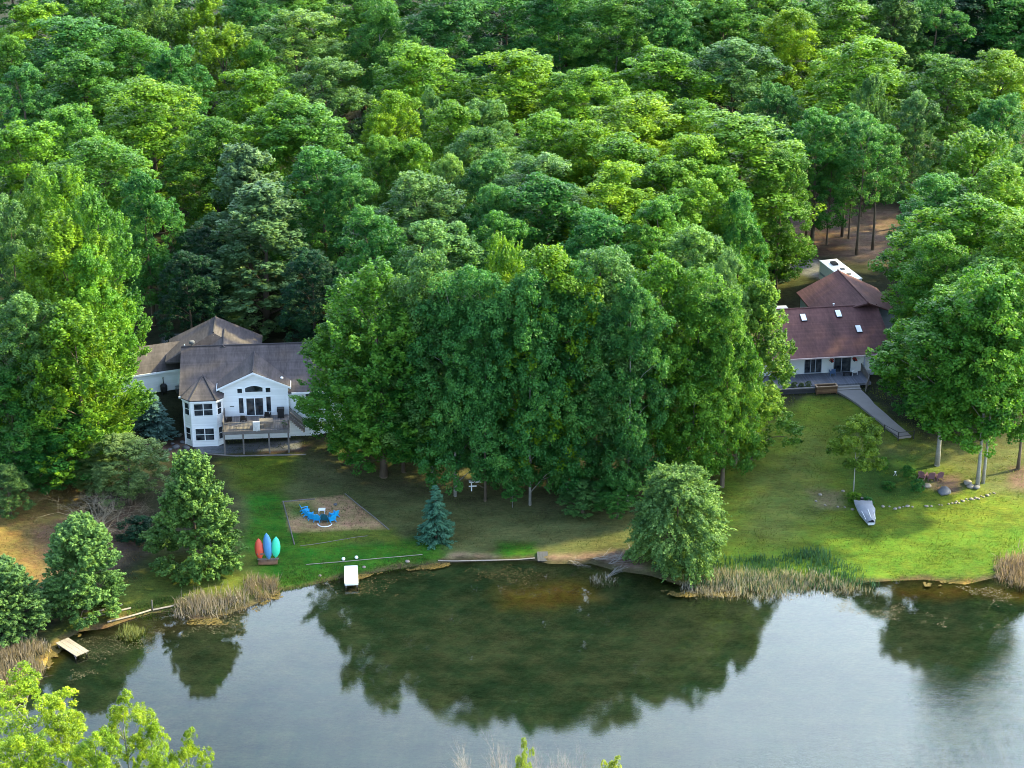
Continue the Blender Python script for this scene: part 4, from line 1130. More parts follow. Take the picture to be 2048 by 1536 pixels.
def railing(pts, hgt=.98, step=.14):
    b = MB()
    for a, c in zip(pts[:-1], pts[1:]):
        a = Vector(a); c = Vector(c); L_ = (c - a).length; n = max(2, int(L_ / step))
        up = Vector((0, 0, 1))
        d = (c - a).normalized(); s = d.cross(up).normalized() * .05
        b.slab([a + up * hgt - s, a + up * hgt + s, c + up * hgt + s, c + up * hgt - s], .06)
        b.slab([a + up * .16 - s * .6, a + up * .16 + s * .6, c + up * .16 + s * .6, c + up * .16 - s * .6], .06)
        for i in range(n + 1):
            q = a.lerp(c, i / n); k = .05 if i in (0, n) else .022
            hh = hgt + .08 if i in (0, n) else hgt - .05
            b.box(q.x - k, q.x + k, q.y - k, q.y + k, q.z + (0 if i in (0, n) else .12), q.z + hh)
    return b


railing([(-3.40, -.2, F), (-3.40, -4.12, F), (3.80, -4.12, F), (3.80, -2.6, F)]).build("railing", M_wood_plain, dko)
st = MB()
for i in range(8): st.box(3.9 + .20 * i, 4.14 + .20 * i, -1.5, -.4, F - .2 - .21 * i, F - .14 - .21 * i)
st.build("stairs", M_wood, dko)
railing([(3.9, -1.55, F), (5.5, -1.55, F - 1.6)], 1.0, .10).build("stair_railing", M_wood_plain, dko)
railing([(3.9, -.36, F), (5.5, -.36, F - 1.6)], 1.0, .10).build("stair_railing", M_wood_plain, dko)

ML = Matrix.Translation(HL) @ Matrix.Rotation(HL_YAW, 4, 'Z')


def onL(x, y, z): return tuple(ML @ Vector((x, y, z)))


def deck_chair(loc, rz, mat, label, group, name='chair', cat='chair'):
    r = empty(name, loc, rz, label, cat, group)
    MB().slab([(-.28, -.30, .42), (.28, -.30, .42), (.26, .25, .36), (-.26, .25, .36)], .05).build('seat', mat, r)
    MB().slab([(-.27, .24, .36), (.27, .24, .36), (.25, .48, 1.0), (-.25, .48, 1.0)], .05, (0, 1, 0)).build('backrest', mat, r)
    for s in (-1, 1):
        MB().box(s * .30 - .04, s * .30 + .04, -.32, .34, .60, .64).build('armrest', mat, r)
        MB().box(s * .30 - .03, s * .30 + .03, -.30, -.24, 0, .60).build('leg', mat, r)
        MB().box(s * .30 - .03, s * .30 + .03, .26, .32, 0, .60).build('leg', mat, r)
    return r


dz = F - .04
deck_chair(onL(-2.9, -1.9, dz), HL_YAW + R(200), M_dark, "dark chair at the left end of the white house's deck", None)
deck_chair(onL(-1.25, -1.7, dz), HL_YAW + R(175), M_dark, "dark chair on the deck left of the sliding door", None)
deck_chair(onL(1.45, -.9, dz), HL_YAW + R(170), M_dark, "dark chair against the wall right of the sliding door", None)
gr = empty("grill", onL(2.9, -.75, dz), HL_YAW, "black gas grill at the right end of the deck", "grill")
MB().box(-.36, .36, -.28, .28, .12, .80).build('cabinet', M_dark, gr)
MB().slab([(-.40, -.32, .80), (.40, -.32, .80), (.40, .32, .80), (-.40, .32, .80)], .35, (0, 0, 1)).build('lid', M_dark, gr)
for s in (-1, 1):
    for q in (-1, 1): MB().box(s * .3 - .03, s * .3 + .03, q * .22 - .03, q * .22 + .03, 0, .12).build('leg', M_dark, gr)
tb = empty("table", onL(1.3, -2.9, dz), HL_YAW, "low dark table on the right half of the deck", "table")
MB().slab([(-.75, -.45, .72), (.75, -.45, .72), (.75, .45, .72), (-.75, .45, .72)], .05).build('table_top', M_wood_plain, tb)
for s in (-1, 1):
    for q in (-1, 1): MB().box(s * .65 - .04, s * .65 + .04, q * .36 - .04, q * .36 + .04, 0, .67).build('leg', M_wood_plain, tb)
bn = empty("bench", onL(-.6, -3.6, dz), HL_YAW, "long grey bench along the front of the deck", "bench")
MB().box(-1.6, 1.6, -.2, .2, .40, .46).build('seat', M_wood_plain, bn)
for s in (-1, 1): MB().box(s * 1.4 - .05, s * 1.4 + .05, -.18, .18, 0, .40).build('leg', M_wood_plain, bn)
# pale cloth hung over the rail
cl = MB(ML)
n = 7; vs = []; fs = []
for i in range(n + 1):
    xx = -.10 + .78 * i / n; rip = .03 * math.sin(i * 2.1)
    for (yy, zz) in [(-4.02, F + .55), (-4.03, F + 1.0), (-4.12, F + 1.06), (-4.22, F + 1.0), (-4.24 + rip, F + .5), (-4.27 - rip, F - .05 + .05 * math.sin(i * 1.3))]:
        vs.append((xx, yy, zz))
for i in range(n):
    for j in range(5): fs.append((i * 6 + j, i * 6 + j + 1, i * 6 + j + 7, i * 6 + j + 6))
cl.add(vs, fs); o = cl.build("towel", pmat("pale_cloth", (.62, .58, .54), .9, .3, 6, .2)); tag(o, "pale towel hung over the middle of the deck railing", "towel")
md = o.modifiers.new("thick", 'SOLIDIFY'); md.thickness = .02
pt = empty("flower_pot", onL(3.35, -3.7, dz), 0, "small planted pot in the right front corner of the deck", "plant pot")
MB().lathe([(.16, 0), (.22, .32), (.20, .32)], 12).build('pot', M_brown_wood, pt)
cmx, _ = crown(300, .34, .6, .2, prof_dome, 6, .4, 8, 14, .10, (.2, .3))
co = bpy.data.objects.new('foliage', cmx); C.objects.link(co); co.parent = pt; co.location = (0, 0, .25); co.color = (.06, .14, .03, 1)

# beside the garage wing: kettle grill with tall lid tool, wheeled bin
MWi = ML @ wing
zz = 2.8
gl = empty("smoker", tuple(MWi @ Vector((-2.9, -.9, zz))), 0, "black upright smoker with thin chimney standing by the garage wall", "grill")
MB().lathe([(.36, .35), (.42, .6), (.42, 1.05), (.30, 1.25), (.1, 1.3)], 14).build('body', M_dark, gl)
MB().lathe([(.06, 1.25), (.05, 2.0), (.09, 2.02), (.09, 2.08)], 8).build('chimney', M_dark, gl)
for k in range(3):
    a = k * 2.1; MB().tube([(.3 * math.cos(a), .3 * math.sin(a), .4), (.4 * math.cos(a), .4 * math.sin(a), -.1)], .035, 6).build('leg', M_dark, gl)
bi = empty("storage_box", tuple(MWi @ Vector((-1.0, -1.0, zz - .05))), R(20), "dark grey storage box between the smoker and the house corner", "box")
MB().box(-.5, .5, -.35, .35, 0, .62).build('body', pmat("dark_grey_plastic", (.07, .075, .08), .6, .2, 3, .05), bi)
MB().slab([(-.54, -.39, .66), (.54, -.39, .66), (.54, .39, .76), (-.54, .39, .76)], .06).build('lid', pmat("grey_plastic", (.16, .16, .17), .6, .2, 3, .05), bi)
# timber edge and boulders below the house
tm = MB(ML)
for a, c in [((-7.6, -3.1), (-2.2, -4.6)), ((-2.2, -4.6), (5.6, -4.9))]:
    a = Vector((a[0], a[1], .0)); c = Vector((c[0], c[1], .0)); tm.tube([a + Vector((0, 0, .03)), c + Vector((0, 0, .03))], .10, 4)
tag(tm.build("landscape_timber", M_wood_plain), "long grey timber edging below the deck", "timber edging")


def rock_mesh(seed, mat, name="stone"):
    rg = random.Random(seed); b = MB()
    prof = [(.30, -.25), (.50, -.05), (.46, .16), (.27, .30), (.08, .36)]
    b.lathe(prof, 8)
    b.v = [(x * rg.uniform(.8, 1.25), y * rg.uniform(.8, 1.25), z * rg.uniform(.85, 1.15)) for x, y, z in b.v]
    o = b.build(name, mat, smooth=True); me = o.data; bpy.data.objects.remove(o); return me


ROCKS = [rock_mesh(i, M_stone) for i in range(5)]; GROCKS = [rock_mesh(20 + i, M_grey_stone) for i in range(4)]


def rock(px, py, size, label, group=None, grey=False, sx=1.0, name="stone"):
    x, y, z = at(px, py); rg = random.Random(int(px * 7 + py))
    me = (GROCKS if grey else ROCKS)[rg.randrange(4)]
    o = bpy.data.objects.new(name, me); C.objects.link(o); o.location = (x, y, z + size * .12)
    o.scale = (size * sx, size * rg.uniform(.8, 1.1), size * rg.uniform(.7, 1)); o.rotation_euler = (0, 0, rg.uniform(0, 6.28))
    return tag(o, label, "rock", group)


for i, (px, py, s) in enumerate([(352, 896, .9), (365, 886, .7), (372, 897, .8), (340, 900, .6), (380, 880, .6), (376, 905, .5), (345, 888, .5), (361, 903, .55)]):
    rock(px, py, s, "grey rock in the mulch slope left of the bay window", "rocks left of the bay window", True)
rock(361, 871, .55, "small pale rock at the top of the mulch slope left of the bay window")
# ------------------------------------------------------------------ red roofed house on the right
Hr = empty("red_roof_house", HRo, HR_YAW, "house with large red-brown roofs, three skylights and a front porch", "house")
MRt = Matrix.Translation(HRo) @ Matrix.Rotation(HR_YAW, 4, 'Z')


def onR(x, y, z): return tuple(MRt @ Vector((x, y, z)))


w = MB(); pent_x(w, -8, 8.0, [(0, .0), (12, .0), (12, 3.3), (6.8, 5.9), (0, 3.1)])
w.build("wall", M_sidingblue, Hr)
fw = MB(); fw.box(-8, 8.0, -.03, .0, .6, 3.1); fw.build("front_wall", M_whitepaint, Hr)
G0, G1 = Vector((6.9, 6.2, 7.0)), Vector((6.65, 17.4, 7.0))
gd = (G1 - G0).normalized(); gs = Vector((gd.y, -gd.x, 0))
hw = 5.3
w2_ = MB()
q = lambda t, s, z: tuple(G0 + gd * t + gs * s + Vector((0, 0, z - 7.0)))
w2_.slab([q(2.2, -4.9, 0), q(2.2, 4.9, 0), q(2.2, 4.9, 4.3), q(2.2, 0, 6.75), q(2.2, -4.9, 4.3)], 8.6, gd)
w2_.build("rear_wall", M_sidingblue, Hr)
rf = MB()
zf_ = lambda y: 3.12 + (y + 1.2) * .4
rf.slab([(-8.3, -1.2, 3.12), (8.4, -1.2, 3.12), (8.4, 6.8, zf_(6.8)), (-8.3, 6.8, zf_(6.8))], .16)
rf.slab([(-8.3, 6.805, zf_(6.8)), (8.4, 6.805, zf_(6.8)), (8.4, 12.5, 3.6), (-8.3, 12.5, 3.6)], .16)
rfo = rf.build("roof", M_red_shingle, Hr)
rr = MB()
rr.slab([q(-.6, 0, 7.06), q(11.4, 0, 7.06), q(11.4, -hw, 4.35), q(2.6, -hw, 4.35)], .16)
rr.slab([q(-.6, 0, 7.06), q(1.6, hw, 4.35), q(11.4, hw, 4.35), q(11.4, 0, 7.06)], .16)
rro = rr.build("rear_roof", M_red_shingle, Hr)
rc = MB(); rc.tube([q(-.4, 0, 7.07), q(11.4, 0, 7.07)], .10, 6); rc.build("ridge_cap", M_red_shingle, rro)
rc = MB(); rc.tube([(-8.3, 6.8, zf_(6.8) + .01), (8.4, 6.8, zf_(6.8) + .01)], .10, 6); rc.build("ridge_cap", M_red_shingle, rfo)
g = MB(); g.box(-8.3, 8.4, -1.30, -1.205, 2.95, 3.10); g.build("gutter", pmat("pale_gutter", (.55, .42, .40), .5, .1, 2, .02), Hr)
for x, y in [(-1.25, 5.2), (3.2, 5.55), (5.0, 2.9)]:
    s = MB(); n = Vector((0, -.4, 1)).normalized()
    a = Vector((x, y, zf_(y))); u = Vector((1, 0, 0)); v = Vector((0, 1, .4)).normalized()
    s.slab([a - u * .36 - v * .62 + n * .14, a + u * .36 - v * .62 + n * .14, a + u * .36 + v * .62 + n * .14, a - u * .36 + v * .62 + n * .14], .2, -n)
    so_ = s.build("skylight", M_dark, Hr)
    s = MB(); s.slab([a - u * .31 - v * .57 + n * .16, a + u * .31 - v * .57 + n * .16, a + u * .31 + v * .57 + n * .16, a - u * .31 + v * .57 + n * .16], .018, -n)
    s.build("skylight_dome", M_whitepaint, so_)
p = MB(); p.lathe([(.08, 0), (.08, .55), (.13, .56), (.13, .64)], 8, q(2.6, -3.3, 5.35)); p.build("vent_pipe", M_whitepaint, rro)
# flat roofed side room behind on the left
sd_ = MB(); sd_.box(-5.5, -1.2, 8.2, 13, .0, 4.4); sd_.build("side_room", pmat("pale_grey_siding", (.44, .43, .42), .7, .08, 2, .05, lines=(2, .16, .1)), Hr)
# porch: floor, steps, walls, openings
po = MB(); po.box(-8, 4.8, -3.7, -.04, .32, .6); po.build("porch_floor", pmat("porch_boards", (.12, .125, .145), .8, .2, 3, .1, lines=(0, .16, .3)), Hr)
sp = MB()
for i in range(3): sp.box(.35, 3.35, -3.7 - .42 * (i + 1), -3.7 - .42 * i, -.2, .44 - .17 * i)
sp.build("steps", pmat("pale_steps", (.26, .235, .21), .85, .15, 3, .1), Hr)
window(Hr, -1.3, -.03, 1.72, 2.0, 1.95, mull=(-.3, .3), fmat=M_sidingblue)
window(Hr, -5.2, -.03, 1.72, 2.0, 1.95, mull=(0,), fmat=M_sidingblue)
window(Hr, 2.3, -.03, 1.68, 2.0, 2.1, mull=(-.1,), name='sliding_door', fmat=M_sidingblue)
for x in (-7.9, 4.7):
    b = MB(); b.box(x - .07, x + .07, -1.12, -.98, .6, 3.0); b.build("porch_post", M_sidingblue, Hr)
wl2 = MB(); wl2.box(-8, -2.1, -4.45, -4.25, -.3, .62); wl2.build("retaining_wall", pmat("dark_block", (.05, .05, .055), .9, .25, 3, .3, lines=(2, .2, .3)), Hr)
wl3 = MB(); wl3.box(-8.05, -2.0, -4.52, -4.20, .625, .70); wl3.build("wall_cap", M_concrete, Hr)
rl = railing([(4.65, -.2, .6), (4.55, -3.65, .6), (3.75, -5.0, .05)], .95, .16); rl.build("railing", M_wood_plain, Hr)

# slatted wooden tub by the steps, seats, hanging baskets
pb = empty("wooden_planter", onR(-.95, -4.62, .0), HR_YAW, "large brown slatted wooden planter beside the porch steps", "planter")
bx = MB()
for (x0, x1_, y0_, y1_) in [(-1.25, 1.25, -.42, -.34), (-1.25, 1.25, .34, .42), (-1.25, -1.17, -.34, .34), (1.17, 1.25, -.34, .34)]:
    bx.box(x0, x1_, y0_, y1_, .12, .95)
bx.build('side_board', M_brown_wood, pb)
rm = MB()
for (x0, x1_, y0_, y1_) in [(-1.33, 1.33, -.50, -.30), (-1.33, 1.33, .30, .50), (-1.33, -1.13, -.30, .30), (1.13, 1.33, -.30, .30)]:
    rm.box(x0, x1_, y0_, y1_, .953, 1.01)
rm.build('rim', pmat("tan_wood", (.26, .17, .10), .7, .25, 4, .2), pb)
MB().box(-1.16, 1.16, -.33, .33, .15, .55).build('soil', pmat("soil", (.03, .022, .016), .95, .3, 5, .4), pb)
for s in (-1, 1):
    for t_ in (-1, 1): MB().box(s * 1.2 - .06, s * 1.2 + .06, t_ * .38 - .06, t_ * .38 + .06, -.2, .12).build('leg', M_brown_wood, pb)
deck_chair(onR(.85, -.9, .6), HR_YAW + R(180), pmat("slate_blue_paint", (.09, .16, .30), .5, .15, 3, .03), "slate blue chair on the porch under the red roof", None)
deck_chair(onR(3.5, -1.0, .6), HR_YAW + R(190), M_whitepaint, "white chair on the porch right of the sliding door", None)
gt = empty("dark_bench", onR(2.6, -1.3, .6), HR_YAW, "low dark bench on the porch in front of the sliding door", "bench")
MB().box(-.5, .5, -.2, .2, .36, .42).build('seat', M_dark, gt)
for s in (-1, 1): MB().box(s * .42 - .04, s * .42 + .04, -.18, .18, 0, .36).build('leg', M_dark, gt)
for i, x in enumerate((.7, 3.5)):
    hb = empty("hanging_basket", onR(x, -.95, 2.25), 0, ["hanging basket of red flowers above the slate blue chair", "hanging basket of red flowers near the right end of the porch"][i], "flower basket", "hanging baskets on the porch")
    MB().lathe([(.05, 0), (.17, .1), (.2, .22), (.18, .22)], 10).build('basket', M_dark, hb)
    for a in (0, 2.1, 4.2): MB().tube([(.18 * math.cos(a), .18 * math.sin(a), .22), (0, 0, .66)], .008, 4).build('chain', M_dark, hb)
    cmx, _ = crown(310 + i, .28, .4, .1, prof_dome, 6, .4, 8, 12, .09, (.2, .3))
    co = bpy.data.objects.new('flowers', cmx); C.objects.link(co); co.parent = hb; co.location = (0, 0, .1); co.color = (.40, .04, .03, 1)
for i, (x, y, s) in enumerate([(-5.6, -3.9, .9), (-4.6, -3.85, 1.0), (-3.7, -3.9, .8), (-2.9, -3.8, .9)]):
    X, Y, Z = onR(x, y, .5)
    plant_at('bush', X, Y, Z, .9 * s, .45 * s, (.10, .15, .06), "small planting along the retaining wall left of the wooden planter", group="plants on the retaining wall")

# walkway from the steps down the lawn
pp = [(1672, 786), (1722, 784), (1748, 812), (1778, 838), (1822, 876), (1797, 879), (1757, 845), (1722, 818)]
v = [at(*p) for p in pp]; b = MB()
L1 = [v[0], v[7], v[6], v[5]]; L2 = [v[1], v[2], v[3], v[4]]
vs = []; fs = []
for i in range(3):
    for k in range(8):
        t = k / 8
        for Lx in (L1, L2):
            p_ = Vector(Lx[i]).lerp(Vector(Lx[i + 1]), t); vs.append((p_.x, p_.y, H(p_.x, p_.y) + .05))
for Lx in (L1, L2): vs.append((Lx[3][0], Lx[3][1], H(Lx[3][0], Lx[3][1]) + .05))
for i in range(len(vs) // 2 - 1): fs.append((2 * i, 2 * i + 1, 2 * i + 3, 2 * i + 2))
b.add(vs, fs); o = b.build("path", M_concrete); o['kind'] = 'structure'
md = o.modifiers.new("thick", 'SOLIDIFY'); md.thickness = .25; md.offset = -1
# dark rail at the lower end of the walkway
P0 = Vector(at(1796, 881)); P1 = Vector(at(1827, 878)); P2 = Vector(at(1768, 866))
rl = empty("handrail", P0, 0, "dark handrail frame at the lower end of the walkway", "handrail")
for a, c in ((P0, P1), (P0, P2)):
    b = MB()
    for hh in (.5, 1.0): b.tube([a - P0 + Vector((0, 0, hh)), c - P0 + Vector((0, 0, hh))], .035, 5)
    b.build('rail', M_dark, rl)
for a in (P0, P1, P2):
    b = MB(); b.box(-.05, .05, -.05, .05, -.2, 1.06); o = b.build('post', M_dark, rl); o.location = a - P0

# camper behind the red roof
cx, cy_, cz = at(1657, 521, 3.0)
tl = empty("camper_trailer", (cx + 1.0, cy_ - 3.2, cz), R(16), "white camper trailer parked behind the red roofed house, roof units on top", "trailer")
bd = MB(); bd.box(-1.2, 1.2, -4.2, 3.6, .55, 2.9); bd.build('body', M_whitepaint, tl)
rp = MB(); rp.slab([(-1.26, -4.26, 3.02), (1.26, -4.26, 3.02), (1.26, 3.66, 3.02), (-1.26, 3.66, 3.02)], .115); rp.build('roof', M_whitepaint, tl)
ac = MB(); ac.slab([(-.35, 1.2, 3.28), (.35, 1.2, 3.28), (.35, 2.3, 3.28), (-.35, 2.3, 3.28)], .255); ac.build('air_conditioner', M_dark, tl)
for y in (-.6, -2.6):
    vt = MB(); vt.box(.0, .5, y, y + .5, 3.022, 3.14); vt.build('roof_vent', M_grey_stone, tl)
st_ = MB(); st_.box(-1.212, -1.202, -4.0, 3.4, 1.2, 1.5); st_.build('stripe', M_sidingblue, tl)
for s in (-1, 1):
    for y in (-.9, .1):
        b = MB(); b.tube([(s * 1.0, y, .38), (s * 1.22, y, .38)], .38, 14); b.build('wheel', M_dark, tl)
# ------------------------------------------------------------------ kayaks on their rack
def kayak(loc, rot, L_, mat, label, cock=True):
    n = 12; m = 10; vs = []; fs = []
    for i in range(n + 1):
        t = i / n * 2 - 1; wv = (1 - abs(t) ** 2.4) ** .8
        for k in range(m):
            a = 2 * math.pi * k / m
            x = math.cos(a) * .46 * wv; y = math.sin(a) * (.22 if math.sin(a) < 0 else .12) * (wv * .9 + .1) + .10 * t * t
            vs.append((x, y, t * L_ / 2))
    for i in range(n):
        for k in range(m):
            k2 = (k + 1) % m; fs.append((i * m + k, i * m + k2, i * m + m + k2, i * m + m + k))
    r = empty("kayak", loc, 0, label, "kayak", "kayaks on the wooden rack"); r.rotation_euler = rot
    MB().add(vs, fs).build('hull', mat, r, True)
    ck = MB(); ring = []
    for rr_, yy in ((.27, .135), (.20, .15), (.17, .10)):
        ring.append([(rr_ * math.cos(2 * math.pi * k / 12), yy, rr_ * 1.9 * math.sin(2 * math.pi * k / 12)) for k in range(12)])
    vv = [p for g_ in ring for p in g_]; ff = []
    for i in range(2):
        for k in range(12): ff.append((i * 12 + k, i * 12 + (k + 1) % 12, i * 12 + 12 + (k + 1) % 12, i * 12 + 12 + k))
    ff.append(tuple(range(24, 36)))
    ck.add(vv, ff); ck.build('cockpit', M_dark, r)
    return r


rx_, ry_, rz_ = at(537, 1124)
rk = empty("kayak_rack", (rx_, ry_, rz_), R(4), "weathered wooden rack holding three upright kayaks", "rack")
for x in (-.95, -.1, .85):
    MB().box(x - .06, x + .06, -.1, .02, -.3, 1.2).build('post', M_brown_wood, rk)
for z in (.35, .95): MB().box(-1.1, 1.1, -.16, -.101, z, z + .14).build('cross_bar', M_wood_plain, rk)
MB().box(-1.0, .95, -.75, .45, .10, .20).build('base_board', M_brown_wood, rk)
for x in (-.95, .85): MB().box(x - .06, x + .06, .3, .42, -.3, 2.0).build('back_post', M_wood_plain, rk)
MB().box(-1.1, 1.0, .42, .50, 1.6, 1.74).build('back_bar', M_wood_plain, rk)
for x, L_, mat, lab, z, ln, ya in [(-.88, 2.3, M_redk, "red kayak standing upright at the left of the rack", 1.45, -2, 1), (-.02, 2.9, M_bluek, "blue kayak standing upright in the middle of the rack", 1.75, -4, -1),
                               (.82, 2.3, M_greenk, "mint green kayak standing upright at the right of the rack", 1.65, 4, 1)]:
    kayak((rx_ + x, ry_ + .02, rz_ + z), (R(-9), R(ln), R(0 if ya < 0 else 8)), L_, mat, lab)

# ------------------------------------------------------------------ sand court: timbers, blue chairs, fire ring


def timber(pa, pb_, label, r=.055, mat=None, group="timber edges of the sand court", name="landscape_timber", cat="timber edging", up=.06):
    b = MB(); pts = []
    A_ = Vector(at(*pa)); B_ = Vector(at(*pb_))
    for i in range(7):
        q_ = A_.lerp(B_, i / 6); pts.append((q_.x, q_.y, H(q_.x, q_.y) + up))
    b.tube(pts, r, 4); o = b.build(name, mat or M_wood_plain)
    return tag(o, label, cat, group)


timber((566, 1003), (589, 1090), "timber along the left side of the sand court")
timber((566, 1004), (630, 999), "timber at the back left corner of the sand court")
timber((690, 988), (778, 1060), "timber along the right side of the sand court")
timber((600, 1092), (735, 1072), "faint timber in the grass below the sand court", r=.03, up=.02)
timber((612, 1130), (845, 1110), "long pale pole lying in the grass above the white dock", r=.04, mat=M_old_wood, group=None, name="pole", cat="pole")
timber((876, 1122), (1070, 1117), "pale seawall timber along the water's edge", r=.08, mat=M_old_wood, group=None, name="seawall_timber", cat="timber edging", up=.05)


def adirondack(px, py, rz, mat, label, group, s=1.0):
    x, y, z = at(px, py)
    r = empty("garden_chair", (x, y, z), rz, label, "chair", group); r.scale = (s, s, s)
    sl = MB()
    for i in range(5): sl.slab([(-.30, -.36 + i * .15, .40 - i * .035), (.30, -.36 + i * .15, .40 - i * .035), (.30, -.23 + i * .15, .37 - i * .035), (-.30, -.23 + i * .15, .37 - i * .035)], .03)
    sl.build('seat', mat, r)
    bk = MB()
    for i in range(5):
        xx = -.28 + i * .14; top = 1.02 + .08 * (1 - abs(i - 2) / 2)
        bk.slab([(xx - .06, .32, .26), (xx + .06, .32, .26), (xx + .066, .62, top), (xx - .066, .62, top)], .03, (0, 1, 0))
    bk.build('backrest', mat, r)
    for q_ in (-1, 1):
        MB().slab([(q_ * .38 - .08, -.42, .60), (q_ * .38 + .08, -.42, .60), (q_ * .38 + .06, .46, .56), (q_ * .38 - .06, .46, .56)], .03).build('armrest', mat, r)
        MB().box(q_ * .34 - .03, q_ * .34 + .03, -.40, -.30, 0, .57).build('front_leg', mat, r)
        MB().slab([(q_ * .34 - .025, -.30, .34), (q_ * .34 + .025, -.30, .34), (q_ * .34 + .025, .62, .03), (q_ * .34 - .025, .62, .03)], .12, (0, 0, 1)).build('side_rail', mat, r)
    return r


FC = (645, 1018)
for i, (px, py, lab) in enumerate([(611, 1025, "blue garden chair at the left end of the arc on the sand court"), (618, 1033, "blue garden chair second from the left end of the arc"),
                                   (626, 1039, "blue garden chair at the lowest left bend of the arc"), (635, 1041, "blue garden chair nearest the dark teal one, left of it"),
                                   (663, 1042, "blue garden chair facing away, right of the dark teal one"), (668, 1034, "blue garden chair at the right end of the arc")]):
    x, y, _ = at(px, py); fx, fy, _ = at(642, 1020)
    adirondack(px, py, math.atan2(fy - y, fx - x) + R(90), M_blue_pl, lab, "blue garden chairs in an arc on the sand court", .88)
x, y, _ = at(650, 1041)
adirondack(650, 1041, R(175), M_teal_pl, "dark teal garden chair in the arc of blue ones on the sand court", None)
x, y, z = at(644, 1026)
tb = empty("side_table", (x, y, z), 0, "small white table inside the arc of blue chairs", "table")
MB().slab([(-.36, -.3, .46), (.36, -.3, .46), (.36, .3, .46), (-.36, .3, .46)], .05).build('table_top', M_whitepaint, tb)
for s in (-1, 1):
    for t_ in (-1, 1): MB().box(s * .3 - .03, s * .3 + .03, t_ * .24 - .03, t_ * .24 + .03, 0, .41).build('leg', M_whitepaint, tb)
x, y, z = at(650, 1048)
hp = MB(); hp.tube([(x + .75 * math.cos(a), y + .75 * math.sin(a), z + .06) for a in [R(d) for d in range(185, 360, 12)]], .05, 6)
tag(hp.build("hose", M_whitepaint), "white curved hose on the sand below the dark teal chair", "hose")
rock(671, 1010, .45, "dark lone stone on the sand right of the blue chairs", None, True)
for i, (px, py) in enumerate([(687, 1121), (713, 1118)]):
    x, y, z = at(px, py); b = MB(); b.lathe([(.05, 0), (.15, .06), (.19, .17), (.15, .29), (.05, .34)], 12); o = b.build("buoy", M_whitepaint, smooth=True); o.location = (x, y, z + .02)
    tag(o, ["white ball buoy on the grass above the white dock, left one", "white ball buoy on the grass above the white dock, right one"][i], "buoy", "white buoys on the grass")
for px, py, s, l in [(815, 1124, .5, "pale stones clump at the shore right of the white dock"), (728, 1135, .4, "small pale stone on the bank beside the white dock"), (640, 1152, .35, "small stone at the water's edge left of the white dock")]:
    rock(px, py, s, l)

# ------------------------------------------------------------------ docks
x, y, z = at(702, 1136); x2, y2 = flat(703, 1168, .5)
wd = empty("white_dock", (x, y, 0), math.atan2(y2 - y, x2 - x) + R(90), "short white dock standing out from the grassy bank", "dock")
ln = math.hypot(x2 - x, y2 - y)
b = MB(); b.box(-.62, .62, -ln, 0, .50, .60); b.build('deck_board', M_dockwhite, wd)
b = MB(); b.box(.625, .68, -ln, 0, .38, .58); b.box(-.68, -.625, -ln, 0, .38, .58); b.box(-.62, .62, -ln - .05, -ln - .005, .38, .58); b.build('side_board', M_whitepaint, wd)
for s in (-1, 1):
    for yy in (-.5, -ln + .25): MB().box(s * .55 - .06, s * .55 + .06, yy - .06, yy + .06, -1.4, .495).build('post', M_wood_plain, wd)

A_ = Vector((*flat(125, 1281, .45), 0)); B_ = Vector((*flat(164, 1306, .45), 0))
ang = math.atan2(B_.y - A_.y, B_.x - A_.x); ln = (B_ - A_).length
wd = empty("wooden_dock", (A_.x, A_.y, 0), ang, "small weathered plank dock at the lower left shore", "dock")
for i in range(3):
    b = MB(); b.box(-.1, ln + .1, -.70 + i * .47, -.70 + i * .47 + .45, .38, .45); b.build('plank', M_old_wood, wd)
for xx in (.3, ln - .2):
    b = MB(); b.box(xx - .07, xx + .07, -.72, .72, .24, .375); b.build('cross_beam', M_wood_plain, wd)
    for s in (-1, 1): MB().tube([(xx, s * .6, -1.3), (xx, s * .6, .25)], .06, 6).build('post', M_wood_plain, wd)

x, y, z = at(1086, 1122)
dp = empty("grey_dock_section", (x, y, z), R(3), "grey board panel lying tilted on the bank left of the willow", "dock section")
M_ = Matrix.Rotation(R(14), 4, 'X')
for i in range(4):
    b = MB(M_); b.box(-.55 + i * .28, -.55 + i * .28 + .265, -.1, 1.35, .04, .10); b.build('board', pmat("blue_grey_boards", (.06, .063, .072), .8, .25, 4, .2), dp)
b = MB(M_); b.box(-.55, .56, .1, .2, -.04, .036); b.box(-.55, .56, 1.0, 1.1, -.04, .036); b.build('cross_beam', M_wood_plain, dp)

# boards and logs on the left shore
for pa, pb_, lab in [((192, 1226), (245, 1211), "upper pale board lying on the left shore"), ((194, 1234), (262, 1218), "second pale board lying below the upper one on the left shore"),
                     ((143, 1246), (205, 1228), "thin board lying at the foot of the conical pine"), ((215, 1246), (302, 1222), "long log along the water's edge on the left shore"),
                     ((306, 1222), (348, 1213), "short mossy timber at the end of the left shore logs")]:
    timber(pa, pb_, lab, r=.10, mat=M_old_wood, group="boards and logs on the left shore", name="log", cat="log", up=.12)
x, y, z = at(305, 1218)
b = MB(); b.box(-.05, .05, -.05, .05, -.3, 1.0); o = b.build("stake", M_wood_plain); o.location = (x, y, z); tag(o, "upright stake at the end of the left shore logs", "stake")
